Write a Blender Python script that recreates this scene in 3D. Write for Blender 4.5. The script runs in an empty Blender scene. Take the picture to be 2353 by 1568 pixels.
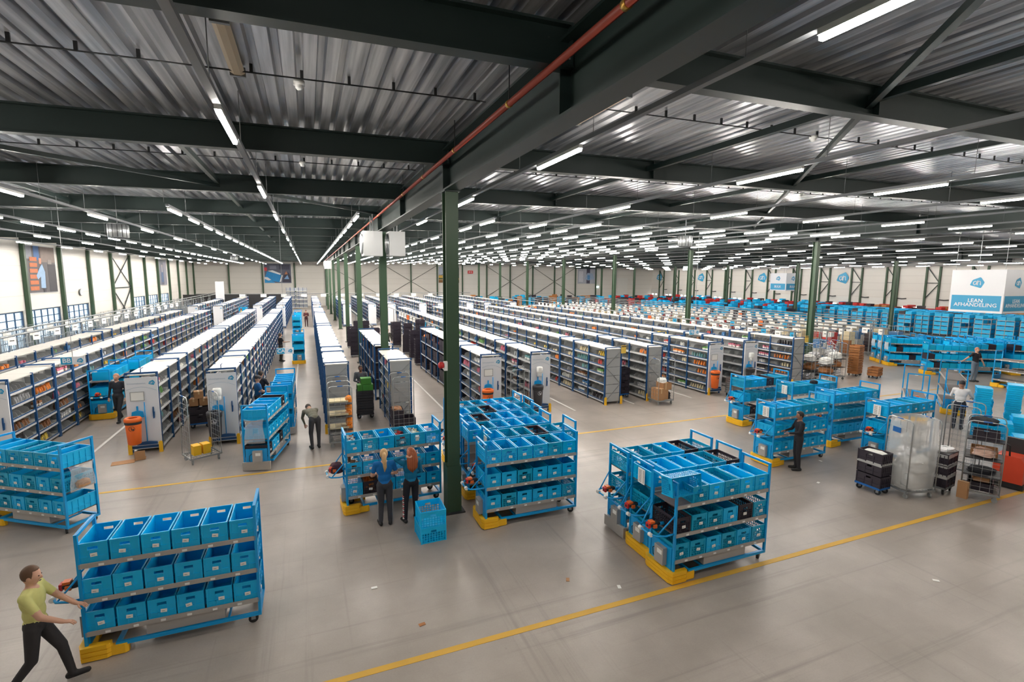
import bpy, bmesh, math, random
from mathutils import Vector, Matrix, Euler
random.seed(7)
S = bpy.context.scene
COL = S.collection
PI = math.pi
R = math.radians

# ------------------------------------------------------------------ camera
CAMH = 5.4
def _cam():
    yaw, pitch, roll = R(22.0), R(7.25), R(0.4)
    F = Vector((math.sin(yaw)*math.cos(pitch), math.cos(yaw)*math.cos(pitch), -math.sin(pitch)))
    Rt = Vector((math.cos(yaw), -math.sin(yaw), 0))
    U = Rt.cross(F)
    R2 = Rt*math.cos(roll) + U*math.sin(roll)
    U2 = -Rt*math.sin(roll) + U*math.cos(roll)
    M = Matrix(((R2.x, U2.x, -F.x, 0), (R2.y, U2.y, -F.y, 0), (R2.z, U2.z, -F.z, CAMH), (0, 0, 0, 1)))
    cd = bpy.data.cameras.new('camera'); co = bpy.data.objects.new('camera', cd); COL.objects.link(co)
    co.matrix_world = M
    cd.sensor_width = 36; cd.lens = 1157/2353*36; cd.clip_start = .05; cd.clip_end = 500
    S.camera = co
_cam()

# ------------------------------------------------------------------ world, exposure
W = bpy.data.worlds.new('world'); S.world = W; W.use_nodes = True
W.node_tree.nodes['Background'].inputs[0].default_value = (0.72, 0.86, 1.0, 1)
W.node_tree.nodes['Background'].inputs[1].default_value = 3.6
S.view_settings.view_transform = 'Standard'
S.view_settings.look = 'None'
S.view_settings.exposure = 0.0
S.view_settings.gamma = 1.0
S.view_settings.use_curve_mapping = False
LAMP_STRENGTH = 160.0
S.cycles.max_bounces = 7
S.cycles.diffuse_bounces = 4
S.cycles.glossy_bounces = 3
S.cycles.transmission_bounces = 5
S.cycles.transparent_max_bounces = 8
S.cycles.sample_clamp_indirect = 6.0
S.cycles.caustics_reflective = False
S.cycles.caustics_refractive = False

# ------------------------------------------------------------------ materials
def lin(c):
    c = c/255.0
    return c/12.92 if c <= .04045 else ((c+.055)/1.055)**2.4
def rgb(*c): return (lin(c[0]), lin(c[1]), lin(c[2]), 1)
MATS = {}
def mat(name, c, rough=.5, metal=0., var=0., scale=4., spec=.5, emit=None, alpha=1., trans=0., bump=0., bscale=60.):
    if name in MATS: return MATS[name]
    m = bpy.data.materials.new(name); m.use_nodes = True
    nt = m.node_tree; b = nt.nodes['Principled BSDF']
    b.inputs['Base Color'].default_value = rgb(*c)
    b.inputs['Roughness'].default_value = rough
    b.inputs['Metallic'].default_value = metal
    b.inputs['Specular IOR Level'].default_value = spec
    b.inputs['Alpha'].default_value = alpha
    b.inputs['Transmission Weight'].default_value = trans
    if emit:
        b.inputs['Emission Color'].default_value = rgb(*emit[0]); b.inputs['Emission Strength'].default_value = emit[1]
    if var > 0 or bump > 0:
        tc = nt.nodes.new('ShaderNodeTexCoord')
    if var > 0:
        n = nt.nodes.new('ShaderNodeTexNoise'); n.inputs['Scale'].default_value = scale; n.inputs['Detail'].default_value = 5
        nt.links.new(tc.outputs['Object'], n.inputs['Vector'])
        mx = nt.nodes.new('ShaderNodeMix'); mx.data_type = 'RGBA'; mx.blend_type = 'MIX'
        a = [max(0, v*(1-var)) for v in rgb(*c)[:3]]; d = [min(1, v*(1+var)) for v in rgb(*c)[:3]]
        mx.inputs[6].default_value = (*a, 1); mx.inputs[7].default_value = (*d, 1)
        nt.links.new(n.outputs['Fac'], mx.inputs[0]); nt.links.new(mx.outputs[2], b.inputs['Base Color'])
    if bump > 0:
        n2 = nt.nodes.new('ShaderNodeTexNoise'); n2.inputs['Scale'].default_value = bscale
        nt.links.new(tc.outputs['Object'], n2.inputs['Vector'])
        bp = nt.nodes.new('ShaderNodeBump'); bp.inputs['Strength'].default_value = bump; bp.inputs['Distance'].default_value = .02
        nt.links.new(n2.outputs['Fac'], bp.inputs['Height']); nt.links.new(bp.outputs['Normal'], b.inputs['Normal'])
    MATS[name] = m
    return m
mat('crate_blue', (0,190,246), .34, var=.08)
mat('crate_mid', (0,180,236), .34, var=.08)
mat('crate_teal', (0,164,206), .36, var=.10)
mat('crate_black', (42,36,48), .45, var=.15)
mat('frame_blue', (0,156,224), .34, var=.06)
mat('rack_blue', (22,76,128), .4, var=.08)
mat('rack_grey', (168,170,170), .45, var=.04)
mat('rack_white', (206,207,207), .45, var=.03)
mat('divider_grey', (164,166,166), .5, var=.05)
mat('top_white', (206,204,199), .35, var=.03)
mat('tray_grey', (170,166,162), .45, metal=.15, var=.08)
mat('bumper_yellow', (246,190,36), .5, var=.06)
mat('steel', (176,180,182), .35, metal=.75, var=.06)
mat('galv', (150,154,156), .45, metal=.6, var=.1)
mat('dark_metal', (60,62,64), .5, metal=.4)
mat('rubber', (34,34,36), .7)
mat('caster', (150,152,150), .5)
mat('white_plastic', (235,236,234), .4)
mat('paper', (240,240,236), .7)
mat('ink', (40,42,46), .7)
mat('beam_green', (33,48,46), .45, var=.12, scale=2.)
mat('column_green', (52,78,56), .45, var=.10, scale=2.)
mat('pipe_red', (140,60,46), .45, var=.1)
mat('brass', (190,150,70), .35, metal=.8)
mat('logo_blue', (30,150,196), .4)
mat('sign_white', (224,226,231), .45)
mat('card_brown', (176,132,92), .75, var=.10, scale=6)
mat('orange', (240,112,40), .42, var=.05)
mat('bin_dark', (58,58,64), .5, var=.1)
mat('red', (196,40,38), .45, var=.06)
mat('red_orange', (224,78,50), .45, var=.06)
mat('motor_orange', (232,110,40), .4)
mat('green_box', (66,140,52), .6, var=.1)
mat('dark_cloth', (34,36,44), .9, var=.2)
mat('maroon', (74,44,58), .9, var=.2)
mat('foil', (210,210,212), .25, metal=.5, bump=.5, bscale=20)
mat('bread_crate', (170,112,62), .55, var=.12, scale=8)
mat('clear_bag', (232,234,236), .3, alpha=.24, bump=.4, bscale=9)
mat('milky_bag', (240,242,242), .4, alpha=.36, bump=.5, bscale=7)
mat('line_yellow', (214,168,60), .55, var=.12, scale=3)
mat('line_white', (226,224,220), .55, var=.12, scale=3)
mat('blue_dolly', (20,96,170), .4)
mat('tape_clear', (196,198,198), .25, alpha=.8)

# ------------------------------------------------------------------ mesh builder
class MB:
    def __init__(s): s.v = []; s.f = []; s.m = []; s.sm = []
    def add(s, vs, fs, m=0, smooth=False):
        k = len(s.v); s.v.extend([tuple(p) for p in vs])
        for f in fs: s.f.append([i+k for i in f]); s.m.append(m); s.sm.append(smooth)
        return s
    def box(s, c, d, m=0, M=None):
        x, y, z = d[0]/2, d[1]/2, d[2]/2
        vs = [Vector((a*x, b*y, e*z)) for e in (-1, 1) for b in (-1, 1) for a in (-1, 1)]
        if M is not None: vs = [M @ p for p in vs]
        vs = [p + Vector(c) for p in vs]
        return s.add(vs, [(0,2,3,1),(4,5,7,6),(0,1,5,4),(2,6,7,3),(0,4,6,2),(1,3,7,5)], m)
    def bx(s, x0, x1, y0, y1, z0, z1, m=0):
        return s.box(((x0+x1)/2, (y0+y1)/2, (z0+z1)/2), (x1-x0, y1-y0, z1-z0), m)
    def bar(s, p, q, w, h, m=0, up=(0,0,1)):
        p, q = Vector(p), Vector(q); d = q-p; L = d.length
        if L < 1e-6: return s
        d /= L; u = Vector(up)
        if abs(d.dot(u)) > .95: u = Vector((0,1,0))
        sx = d.cross(u).normalized(); sz = sx.cross(d)
        M = Matrix((sx, d, sz)).transposed()
        return s.box((p+q)/2, (w, L, h), m, M)
    def tube(s, pts, r, n=6, m=0, closed=False, smooth=True, radii=None, cap=True):
        pts = [Vector(p) for p in pts]; K = len(pts); vs = []; fs = []
        prev = None
        for i, p in enumerate(pts):
            a = pts[(i-1) % K] if (i > 0 or closed) else p
            b = pts[(i+1) % K] if (i < K-1 or closed) else p
            t = (b-a).normalized()
            if prev is None:
                u = Vector((0,0,1)) if abs(t.z) < .9 else Vector((1,0,0))
                x = t.cross(u).normalized()
            else:
                x = (prev - t*prev.dot(t)).normalized()
            y = t.cross(x); prev = x
            rr = radii[i] if radii else r
            for j in range(n):
                an = 2*PI*j/n
                vs.append(p + (x*math.cos(an)+y*math.sin(an))*rr)
        rng = K if closed else K-1
        for i in range(rng):
            for j in range(n):
                a = i*n+j; b = i*n+(j+1) % n; c = ((i+1) % K)*n+(j+1) % n; d = ((i+1) % K)*n+j
                fs.append((a, b, c, d))
        s.add(vs, fs, m, smooth)
        if cap and not closed:
            k = len(s.v)-len(vs)
            s.f.append([k+j for j in range(n)][::-1]); s.m.append(m); s.sm.append(False)
            s.f.append([k+(K-1)*n+j for j in range(n)]); s.m.append(m); s.sm.append(False)
        return s
    def cyl(s, p, q, r, n=12, m=0, r2=None): return s.tube([p, q], r, n, m, radii=[r, r if r2 is None else r2])
    def lathe(s, prof, n=16, c=(0,0,0), m=0, sx=1., sy=1.):
        vs = []; fs = []
        for r, z in prof:
            for j in range(n):
                a = 2*PI*j/n; vs.append((c[0]+r*math.cos(a)*sx, c[1]+r*math.sin(a)*sy, c[2]+z))
        for i in range(len(prof)-1):
            for j in range(n):
                fs.append((i*n+j, i*n+(j+1) % n, (i+1)*n+(j+1) % n, (i+1)*n+j))
        return s.add(vs, fs, m, True)
    def ell(s, c, r, n=10, k=7, m=0, M=None):
        vs = []; fs = []
        for i in range(k+1):
            th = PI*i/k
            for j in range(n):
                a = 2*PI*j/n
                p = Vector((r[0]*math.sin(th)*math.cos(a), r[1]*math.sin(th)*math.sin(a), r[2]*math.cos(th)))
                if M is not None: p = M @ p
                vs.append(p+Vector(c))
        for i in range(k):
            for j in range(n):
                fs.append((i*n+j, (i+1)*n+j, (i+1)*n+(j+1) % n, i*n+(j+1) % n))
        return s.add(vs, fs, m, True)
    def prism(s, poly, h, m=0, ax='z', o=(0,0,0)):
        # poly: 2d points; extruded by h along ax. ax z:(x,y) ; y:(x,z) ; x:(y,z)
        def P(a, b, t):
            if ax == 'z': q = (a, b, t)
            elif ax == 'y': q = (a, t, b)
            else: q = (t, a, b)
            return (q[0]+o[0], q[1]+o[1], q[2]+o[2])
        n = len(poly)
        vs = [P(a, b, 0) for a, b in poly]+[P(a, b, h) for a, b in poly]
        fs = [list(range(n))[::-1], [n+i for i in range(n)]]+[(i, (i+1) % n, n+(i+1) % n, n+i) for i in range(n)]
        return s.add(vs, fs, m)
    def mesh(s, name, mats):
        me = bpy.data.meshes.new(name)
        me.from_pydata(s.v, [], s.f)
        for k in (mats if isinstance(mats, (list, tuple)) else [mats]):
            me.materials.append(MATS[k] if isinstance(k, str) else k)
        me.polygons.foreach_set('material_index', s.m)
        me.polygons.foreach_set('use_smooth', s.sm)
        bm = bmesh.new(); bm.from_mesh(me)
        bmesh.ops.recalc_face_normals(bm, faces=bm.faces); bm.to_mesh(me); bm.free()
        me.update()
        return me
MESH = {}
def cached(key, fn):
    if key not in MESH: MESH[key] = fn()
    return MESH[key]
def ob(name, me, parent=None, loc=(0,0,0), rot=(0,0,0), scale=None, **kw):
    o = bpy.data.objects.new(name, me); COL.objects.link(o)
    o.location = loc; o.rotation_euler = rot
    if scale is not None: o.scale = scale if isinstance(scale, (tuple, list)) else (scale,)*3
    if parent is not None: o.parent = parent
    for k, v in kw.items(): o[k] = v
    return o
def emp(name, loc, rz=0., label=None, cat=None, group=None, kind=None):
    o = bpy.data.objects.new(name, None); COL.objects.link(o)
    o.location = loc; o.rotation_euler = (0, 0, rz); o.empty_display_size = .1
    tag(o, label, cat, group, kind)
    return o
def tag(o, label=None, cat=None, group=None, kind=None):
    if label: o['label'] = label
    if cat: o['category'] = cat
    if group: o['group'] = group
    if kind: o['kind'] = kind
    return o
ORD = ['first','second','third','fourth','fifth','sixth','seventh','eighth','ninth','tenth','eleventh','twelfth','thirteenth','fourteenth',
       'fifteenth','sixteenth','seventeenth','eighteenth','nineteenth','twentieth','twenty-first','twenty-second','twenty-third','twenty-fourth','twenty-fifth',
       'twenty-sixth','twenty-seventh','twenty-eighth','twenty-ninth','thirtieth']
ORD += [t+'-'+o for t in ('thirty', 'forty', 'fifty', 'sixty', 'seventy') for o in ORD[:9]]
def oz(i): return ORD[min(i, len(ORD)-1)]
def text_mesh(key, txt, size, mt, depth=.004, bold=.012, align='CENTER', space=1.0):
    if key in MESH: return MESH[key]
    cu = bpy.data.curves.new(key, 'FONT'); cu.body = txt; cu.size = size; cu.extrude = depth; cu.offset = bold*size
    cu.align_x = align; cu.align_y = 'CENTER'; cu.space_line = .82; cu.resolution_u = 2; cu.space_character = space
    o = bpy.data.objects.new(key, cu); COL.objects.link(o)
    me = bpy.data.meshes.new_from_object(o)
    bpy.data.objects.remove(o)
    me.materials.clear(); me.materials.append(MATS[mt])
    MESH[key] = me
    return me

# ================================================================== THE HALL
XL, XR, YB, YF = -17.48, 74.32, 97.25, -21.5
RS = .0165
def roofdz(x): return RS*((28.45-abs(x-28.45))-2.92)
GX = [2.92, 28.45, 53.98]

def floor_mat():
    m = bpy.data.materials.new('concrete_floor'); m.use_nodes = True; nt = m.node_tree; L = nt.links.new
    b = nt.nodes['Principled BSDF']; tc = nt.nodes.new('ShaderNodeTexCoord')
    def noise(scale, det=6, vec=None, rough=.6):
        n = nt.nodes.new('ShaderNodeTexNoise'); n.inputs['Scale'].default_value = scale; n.inputs['Detail'].default_value = det; n.inputs['Roughness'].default_value = rough
        L(vec or tc.outputs['Object'], n.inputs['Vector']); return n.outputs['Fac']
    def mapping(sc, rot=0):
        mp = nt.nodes.new('ShaderNodeMapping'); mp.inputs['Scale'].default_value = sc; mp.inputs['Rotation'].default_value = (0,0,rot)
        L(tc.outputs['Object'], mp.inputs['Vector']); return mp.outputs['Vector']
    def ramp(f, p0, p1, c0=(0,0,0,1), c1=(1,1,1,1)):
        r = nt.nodes.new('ShaderNodeValToRGB'); r.color_ramp.elements[0].position = p0; r.color_ramp.elements[1].position = p1
        r.color_ramp.elements[0].color = c0; r.color_ramp.elements[1].color = c1; L(f, r.inputs[0]); return r.outputs[0]
    def mixc(f, a, c):
        x = nt.nodes.new('ShaderNodeMix'); x.data_type = 'RGBA'; L(f, x.inputs[0])
        if isinstance(a, tuple): x.inputs[6].default_value = a
        else: L(a, x.inputs[6])
        if isinstance(c, tuple): x.inputs[7].default_value = c
        else: L(c, x.inputs[7])
        return x.outputs[2]
    def mul(f, k):
        x = nt.nodes.new('ShaderNodeMath'); x.operation = 'MULTIPLY'; L(f, x.inputs[0]); x.inputs[1].default_value = k; return x.outputs[0]
    base = mixc(ramp(noise(.35), .3, .7), rgb(150,141,133), rgb(182,173,165))
    base = mixc(mul(ramp(noise(1.1, 5, None, .5), .35, .85), .5), base, rgb(138,129,122))
    # tyre marks and scuffs, long strokes in both travel directions
    st = ramp(noise(1., 5, mapping((.08, 3.5, 1)), .7), .56, .72)
    base = mixc(mul(st, .5), base, rgb(110,103,98))
    st2 = ramp(noise(1., 5, mapping((3.2, .07, 1), .12), .7), .58, .74)
    base = mixc(mul(st2, .45), base, rgb(108,101,96))
    spots = ramp(noise(16, 2), .70, .78)
    base = mixc(mul(spots, .30), base, rgb(104,96,90))
    fine = ramp(noise(40, 4), .3, .7)
    base = mixc(mul(fine, .14), base, rgb(120,112,106))
    L(base, b.inputs['Base Color'])
    b.inputs['Roughness'].default_value = .3
    b.inputs['Specular IOR Level'].default_value = .5
    bp = nt.nodes.new('ShaderNodeBump'); bp.inputs['Strength'].default_value = .06; L(noise(25, 4), bp.inputs['Height']); L(bp.outputs['Normal'], b.inputs['Normal'])
    MATS['floor'] = m
floor_mat()
def wall_mat():
    m = bpy.data.materials.new('wall_panels'); m.use_nodes = True; nt = m.node_tree; L = nt.links.new
    b = nt.nodes['Principled BSDF']; tc = nt.nodes.new('ShaderNodeTexCoord')
    w = nt.nodes.new('ShaderNodeTexWave'); w.wave_type = 'BANDS'; w.bands_direction = 'Z'; w.wave_profile = 'SAW'; w.inputs['Scale'].default_value = .32
    L(tc.outputs['Object'], w.inputs['Vector'])
    r = nt.nodes.new('ShaderNodeValToRGB'); r.color_ramp.elements[0].position = .0; r.color_ramp.elements[1].position = .06
    r.color_ramp.elements[0].color = rgb(186,183,178); r.color_ramp.elements[1].color = rgb(214,211,205)
    L(w.outputs['Fac'], r.inputs[0]); L(r.outputs[0], b.inputs['Base Color']); b.inputs['Roughness'].default_value = .5
    MATS['wall'] = m
wall_mat()
def deck_mat():
    m = bpy.data.materials.new('roof_deck'); m.use_nodes = True; nt = m.node_tree; L = nt.links.new
    b = nt.nodes['Principled BSDF']; tc = nt.nodes.new('ShaderNodeTexCoord')
    mp = nt.nodes.new('ShaderNodeMapping'); mp.inputs['Scale'].default_value = (9, .35, 1); L(tc.outputs['Object'], mp.inputs['Vector'])
    n = nt.nodes.new('ShaderNodeTexNoise'); n.inputs['Scale'].default_value = 1.; n.inputs['Detail'].default_value = 6; L(mp.outputs['Vector'], n.inputs['Vector'])
    r = nt.nodes.new('ShaderNodeValToRGB'); r.color_ramp.elements[0].position = .35; r.color_ramp.elements[1].position = .68
    r.color_ramp.elements[0].color = rgb(150,154,162); r.color_ramp.elements[1].color = rgb(232,233,236)
    L(n.outputs['Fac'], r.inputs[0]); L(r.outputs[0], b.inputs['Base Color'])
    b.inputs['Metallic'].default_value = .7
    r2 = nt.nodes.new('ShaderNodeValToRGB'); r2.color_ramp.elements[0].color = (.22,)*3+(1,); r2.color_ramp.elements[1].color = (.42,)*3+(1,)
    L(n.outputs['Fac'], r2.inputs[0]); L(r2.outputs[0], b.inputs['Roughness'])
    MATS['deck'] = m
deck_mat()

# floor
tag(ob('floor', MB().bx(XL, XR, YF, YB, -.2, 0).mesh('floor', 'floor')), 'smooth stained grey concrete warehouse floor', 'floor', kind='structure')
# painted lines
def line(x0, x1, y0, y1, m, label):
    tag(ob('floor_line', MB().bx(x0, x1, y0, y1, -.01, .004).mesh('floor_line', m)), label, 'floor marking', kind='structure')
line(-3.0, 40, 6.49, 6.60, 'line_yellow', 'yellow painted floor line running past the front trolleys')
line(-9.0, 31, 14.82, 14.92, 'line_yellow', 'yellow painted floor line in front of the rack ends')
for i, (x, y0) in enumerate(((-6.28, 16.6), (-.75, 18.5), (4.96, 17.5), (9.92, 17.6), (12.85, 17.7), (15.98, 17.7))):
    line(x-.04, x+.04, y0, 50 if i not in (4,) else 19.5, 'line_white', 'white painted line along aisle, %s from the left' % oz(i))

# ceiling: trapezoidal steel deck, ribs along Y
def deck():
    b = MB(); P = .27; prof = []
    x = XL
    while x < XR-P:
        for dx, dz in ((0,0), (.155,0), (.175,.09), (.25,.09)): prof.append((x+dx, 8.23+roofdz(x+dx)+dz))
        x += P
    vs = []; fs = []
    for y in (YF, YB):
        for px, pz in prof: vs.append((px, y, pz))
    n = len(prof)
    for i in range(n-1): fs.append((i, i+1, n+i+1, n+i))
    b.add(vs, fs)
    b.bx(XL, XR, YF, YB, 8.85, 8.95)
    return b.mesh('ceiling', 'deck')
tag(ob('ceiling', deck()), 'ribbed galvanised steel roof deck', 'ceiling', kind='structure')

# walls
def wall(name, b, label): return tag(ob(name, b.mesh(name, 'wall')), label, 'wall', kind='structure')
WB = MB().bx(XL-.3, XR+.3, YB, YB+.25, 0, 8.9)
wall('wall_back', WB, 'white panelled far end wall of the hall')
wall('wall_front', MB().bx(XL-.3, XR+.3, YF-.25, YF, 0, 8.9), 'white panelled wall behind the viewer')
# left wall with a glazed strip below 2.95 m between the columns
WINS = [(21.8, 26.9), (27.2, 32.3), (32.6, 37.7), (38.0, 42.9), (43.6, 48.3), (49.0, 53.7), (65.0, 69.9), (70.5, 75.3), (75.9, 80.7)]
b = MB().bx(XL-.25, XL, YF, YB, 2.95, 8.9)
y = YF
for a, c in WINS:
    b.bx(XL-.25, XL, y, a, 0, 2.95); y = c
b.bx(XL-.25, XL, y, YB, 0, 2.95)
wall('wall_left', b, 'white panelled left wall above a band of windows')
mat('glass', (200,225,240), .05, alpha=.12)
mat('win_frame', (30,62,92), .4)
mat('yard', (190,200,206), .8)
for i, (a, c) in enumerate(WINS):
    w = emp('window_%d' % (i+1), (XL-.1, a, 0), label='tall blue-framed window, %s along the left wall' % oz(i), cat='window', kind='structure')
    L = c-a
    f = MB().bx(-.05, .05, 0, .09, 0, 2.95).bx(-.05, .05, L-.09, L, 0, 2.95).bx(-.05, .05, 0, L, 2.86, 2.95).bx(-.05, .05, 0, L, 0, .12)
    for k in range(1, 5): f.bx(-.035, .035, L*k/5-.03, L*k/5+.03, .12, 2.86)
    for k in range(1, 6): f.bx(-.035, .035, .09, L-.09, .12+2.74*k/6-.025, .12+2.74*k/6+.025)
    ob('window_frame', f.mesh('window_frame', 'win_frame'), w)
    pm = MB().bx(-.006, .006, -(L/5-.06)/2, (L/5-.06)/2, -.2, .2).mesh('pane', 'glass')
    for k in range(5):
        for j in range(6):
            ob('pane', pm, w, (0, L*(k+.5)/5, .12+2.74*(j+.5)/6))
tag(ob('ground_outside', MB().bx(XL-40, XL-.3, -20, 130, -.4, -.1).mesh('yard', 'yard')), 'pale paved yard outside the left windows', 'ground', kind='structure')
# right wall, panelled, with dock doors
wall('wall_right', MB().bx(XR, XR+.25, YF, YB, 0, 8.9), 'white panelled right wall with loading docks')

# ------------------------------------------------------------------ steel: columns, girders, beams
def isec(L, w, h, tf, tw, axis, z0=0):
    b = MB()
    if axis == 'x':
        b.bx(0, L, -w/2, w/2, z0, z0+tf).bx(0, L, -w/2, w/2, z0+h-tf, z0+h).bx(0, L, -tw/2, tw/2, z0+tf, z0+h-tf)
    else:
        b.bx(-w/2, w/2, 0, L, z0, z0+tf).bx(-w/2, w/2, 0, L, z0+h-tf, z0+h).bx(-tw/2, tw/2, 0, L, z0+tf, z0+h-tf)
    return b
GN = ['nearest girder line', 'middle girder line', 'right-hand girder line']
for gi, gx in enumerate(GX):
    zb = 7.22+roofdz(gx)
    g = emp('roof_girder', (gx, 0, zb), label='deep dark green main roof girder, %s' % GN[gi], cat='girder')
    y = 10.85-21.6
    k = 0
    while y < YB-.1:
        y1 = min(y+10.8, YB)
        ob('girder_section', cached('girder%.1f' % (y1-y), lambda: isec(y1-y-.01, .32, .86, .035, .022, 'y').mesh('girder_section', 'beam_green')), g, (0, y, 0))
        if y < 60:
            for yy in (y, y+5.4):
                ob('stiffener', cached('stiff', lambda: MB().bx(-.155, .155, -.012, .012, .035, .825).mesh('stiffener', 'beam_green')), g, (0, yy, 0))
        y = y1
    # columns
    for k in range(-1 if gi == 0 else 0, 8):
        y = .05+10.8*(k+1)
        if y > YB-2 or (gi == 2 and y < 15): continue
        near = (gi == 0 and k == 0)
        lab = 'green steel roof column standing between the trolleys in the foreground' if near else 'green steel roof column, %s from the front, %s' % (oz(k), GN[gi])
        c = emp('steel_column', (gx, y, 0), label=lab, cat='column')
        H = zb
        ob('shaft', cached('shaft%d' % gi, lambda: MB().bx(-.14, .14, -.15, -.125, 0, H).bx(-.14, .14, .125, .15, 0, H).bx(-.07, .07, -.125, .125, 0, H).mesh('shaft', 'column_green')), c)
        ob('base_plate', cached('baseplate', lambda: MB().bx(-.24, .24, -.24, .24, 0, .03).mesh('base_plate', 'dark_metal')), c)
        ob('cap_plate', cached('capplate', lambda: MB().bx(-.17, .17, -.2, .2, -.03, 0).mesh('cap_plate', 'beam_green')), c, (0, 0, H))
        if k <= 1:
            ob('impact_guard', cached('guard', lambda: MB().bx(-.165, .165, -.175, .175, .03, 1.12).mesh('impact_guard', 'column_green')), c)
# roof beams across X
SPANS = [(XL, GX[0], 'left of the nearest girder'), (GX[0], GX[1], 'between the nearest and middle girders'), (GX[1], GX[2], 'between the middle and right girders'), (GX[2], XR, 'beside the right wall')]
bolt = lambda: MB().bx(-.012, .012, -.10, .10, .02, .44).mesh('end_plate', 'beam_green')
def bolts():
    b = MB()
    for z in (.1, .2, .3, .38):
        for s in (-1, 1): b.ell((0, s*.07, z), (.022, .014, .014), 6, 4)
    return b.mesh('bolts', 'galv')
for si, (x0, x1, nm) in enumerate(SPANS):
    z0, z1 = 7.76+roofdz(x0), 7.76+roofdz(x1); L = math.hypot(x1-x0, z1-z0)-.05; an = -math.atan2(z1-z0, x1-x0)
    me = isec(L, .2, .47, .028, .016, 'x').mesh('roof_beam', 'beam_green')
    for k in range(-3, 17):
        if si > 1 and k < 0: continue
        y = 5.45+5.4*k
        if k < 0: pos = ['behind the viewer, nearest', 'behind the viewer, middle', 'behind the viewer, farthest'][-k-1]
        else: pos = '%s from the front' % oz(k)
        o = tag(ob('roof_beam', me, None, (x0+.025, y, z0), (0, an, 0)), 'dark green roof beam %s, %s' % (nm, pos), 'beam')
        if -1 <= k < 4 and si < 2:
            xs = (L-.02, L*.5) if si == 0 else (.02, L*.2+.1)
            for xx in xs:
                p = ob('end_plate', cached('endplate', bolt), o, (xx, 0, 0)); ob('bolts', cached('boltset', bolts), p, (.016 if xx < L*.5 else -.016, 0, 0))
# struts along Y and diagonal roof bracing
i = 0
for x in (-12.4, -7.28, -2.18, 8.02, 13.12, 18.2, 33.5):
    for k in range(-1, 7):
        if (k+int(x)) % 7 == 5: continue
        y = 5.45+5.4*k; z = 8.02+roofdz(x)
        tag(ob('roof_strut', cached('strut', lambda: MB().bx(-.05, .05, .02, 5.38, -.06, .06).mesh('roof_strut', 'beam_green')), None, (x, y, z)),
            'dark roof strut, %s bay from the front, %s line from the left' % (oz(k+1), oz((-12.4, -7.28, -2.18, 8.02, 13.12, 18.2, 33.5).index(x))), 'strut')
for i, (a, c) in enumerate((((2.92+.2, .05), (8.02, 5.45)), ((8.02, 5.45), (13.12, 10.85)), ((13.12, 10.85), (18.22, 16.25)), ((18.22, 16.25), (23.3, 21.65)), ((-7.28, 10.85), (-2.18, 16.25)), ((-2.18, 16.25), (2.8, 21.65)), ((-12.4, 5.45), (-7.28, 10.85)))):
    za, zc = 7.93+roofdz(a[0]), 7.93+roofdz(c[0])
    tag(ob('roof_brace', MB().bar((a[0], a[1], za), (c[0], c[1], zc), .09, .09).mesh('roof_brace', 'beam_green')), 'diagonal roof brace %s, %s one' % ('right of the nearest girder' if i < 4 else 'left of the nearest girder', oz(i if i < 4 else i-4)), 'brace')
# thin conduit lines with clips under the deck
for i, (y, x0, x1) in enumerate(((7.85, -17, 2.7), (13.4, -17, 2.7), (7.5, 3.1, 28), (12.9, 3.1, 28))):
    b = MB()
    zz = lambda x: 8.12+roofdz(x)
    b.tube([(x0, y, zz(x0)), (x1, y, zz(x1))], .011, 5)
    x = x0+.3
    while x < x1: b.bx(x-.02, x+.02, y-.012, y+.012, zz(x), zz(x)+.11); x += .62
    tag(ob('conduit', b.mesh('conduit', 'dark_metal')), 'thin conduit with clips under the deck, %s %s of the girder' % (['nearer one', 'farther one'][i % 2], 'left' if i < 2 else 'right'), 'conduit')
# red sprinkler pipe along the near girder
def pipe():
    p = emp('sprinkler_pipe', (2.6, 0, 7.7), label='long red sprinkler pipe running beside the nearest girder', cat='pipe')
    ob('pipe', MB().tube([(0, -6, 0), (0, 96, 0)], .042, 8).mesh('pipe', 'pipe_red'), p)
    cl = MB().tube([(0, -.03, 0), (0, .03, 0)], .05, 10).mesh('clamp', 'brass'); hg = MB().bx(-.006, .006, -.006, .006, .03, .62).mesh('hanger_rod', 'dark_metal')
    for k in range(14):
        c = ob('clamp', cl, p, (0, 1.2+2.7*k, 0)); ob('hanger_rod', hg, c)
pipe()
# smoke detectors
for i, (x, y) in enumerate(((.0, 8.0), (.0, 13.4), (9.5, 7.5), (16, 12.9))):
    z = 8.08+roofdz(x)
    d = emp('smoke_detector', (x, y, z), label='white round smoke detector under the roof deck, %s from the left' % oz(i), cat='detector')
    ob('base', cached('sdb', lambda: MB().lathe([(0,.06),(.075,.06),(.075,.0),(0,0)], 14).mesh('base', 'white_plastic')), d)
    ob('sensor_head', cached('sdh', lambda: MB().lathe([(.05,0),(.05,-.035),(.03,-.06),(0,-.06)], 14).mesh('sensor_head', 'white_plastic')), d)

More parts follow.
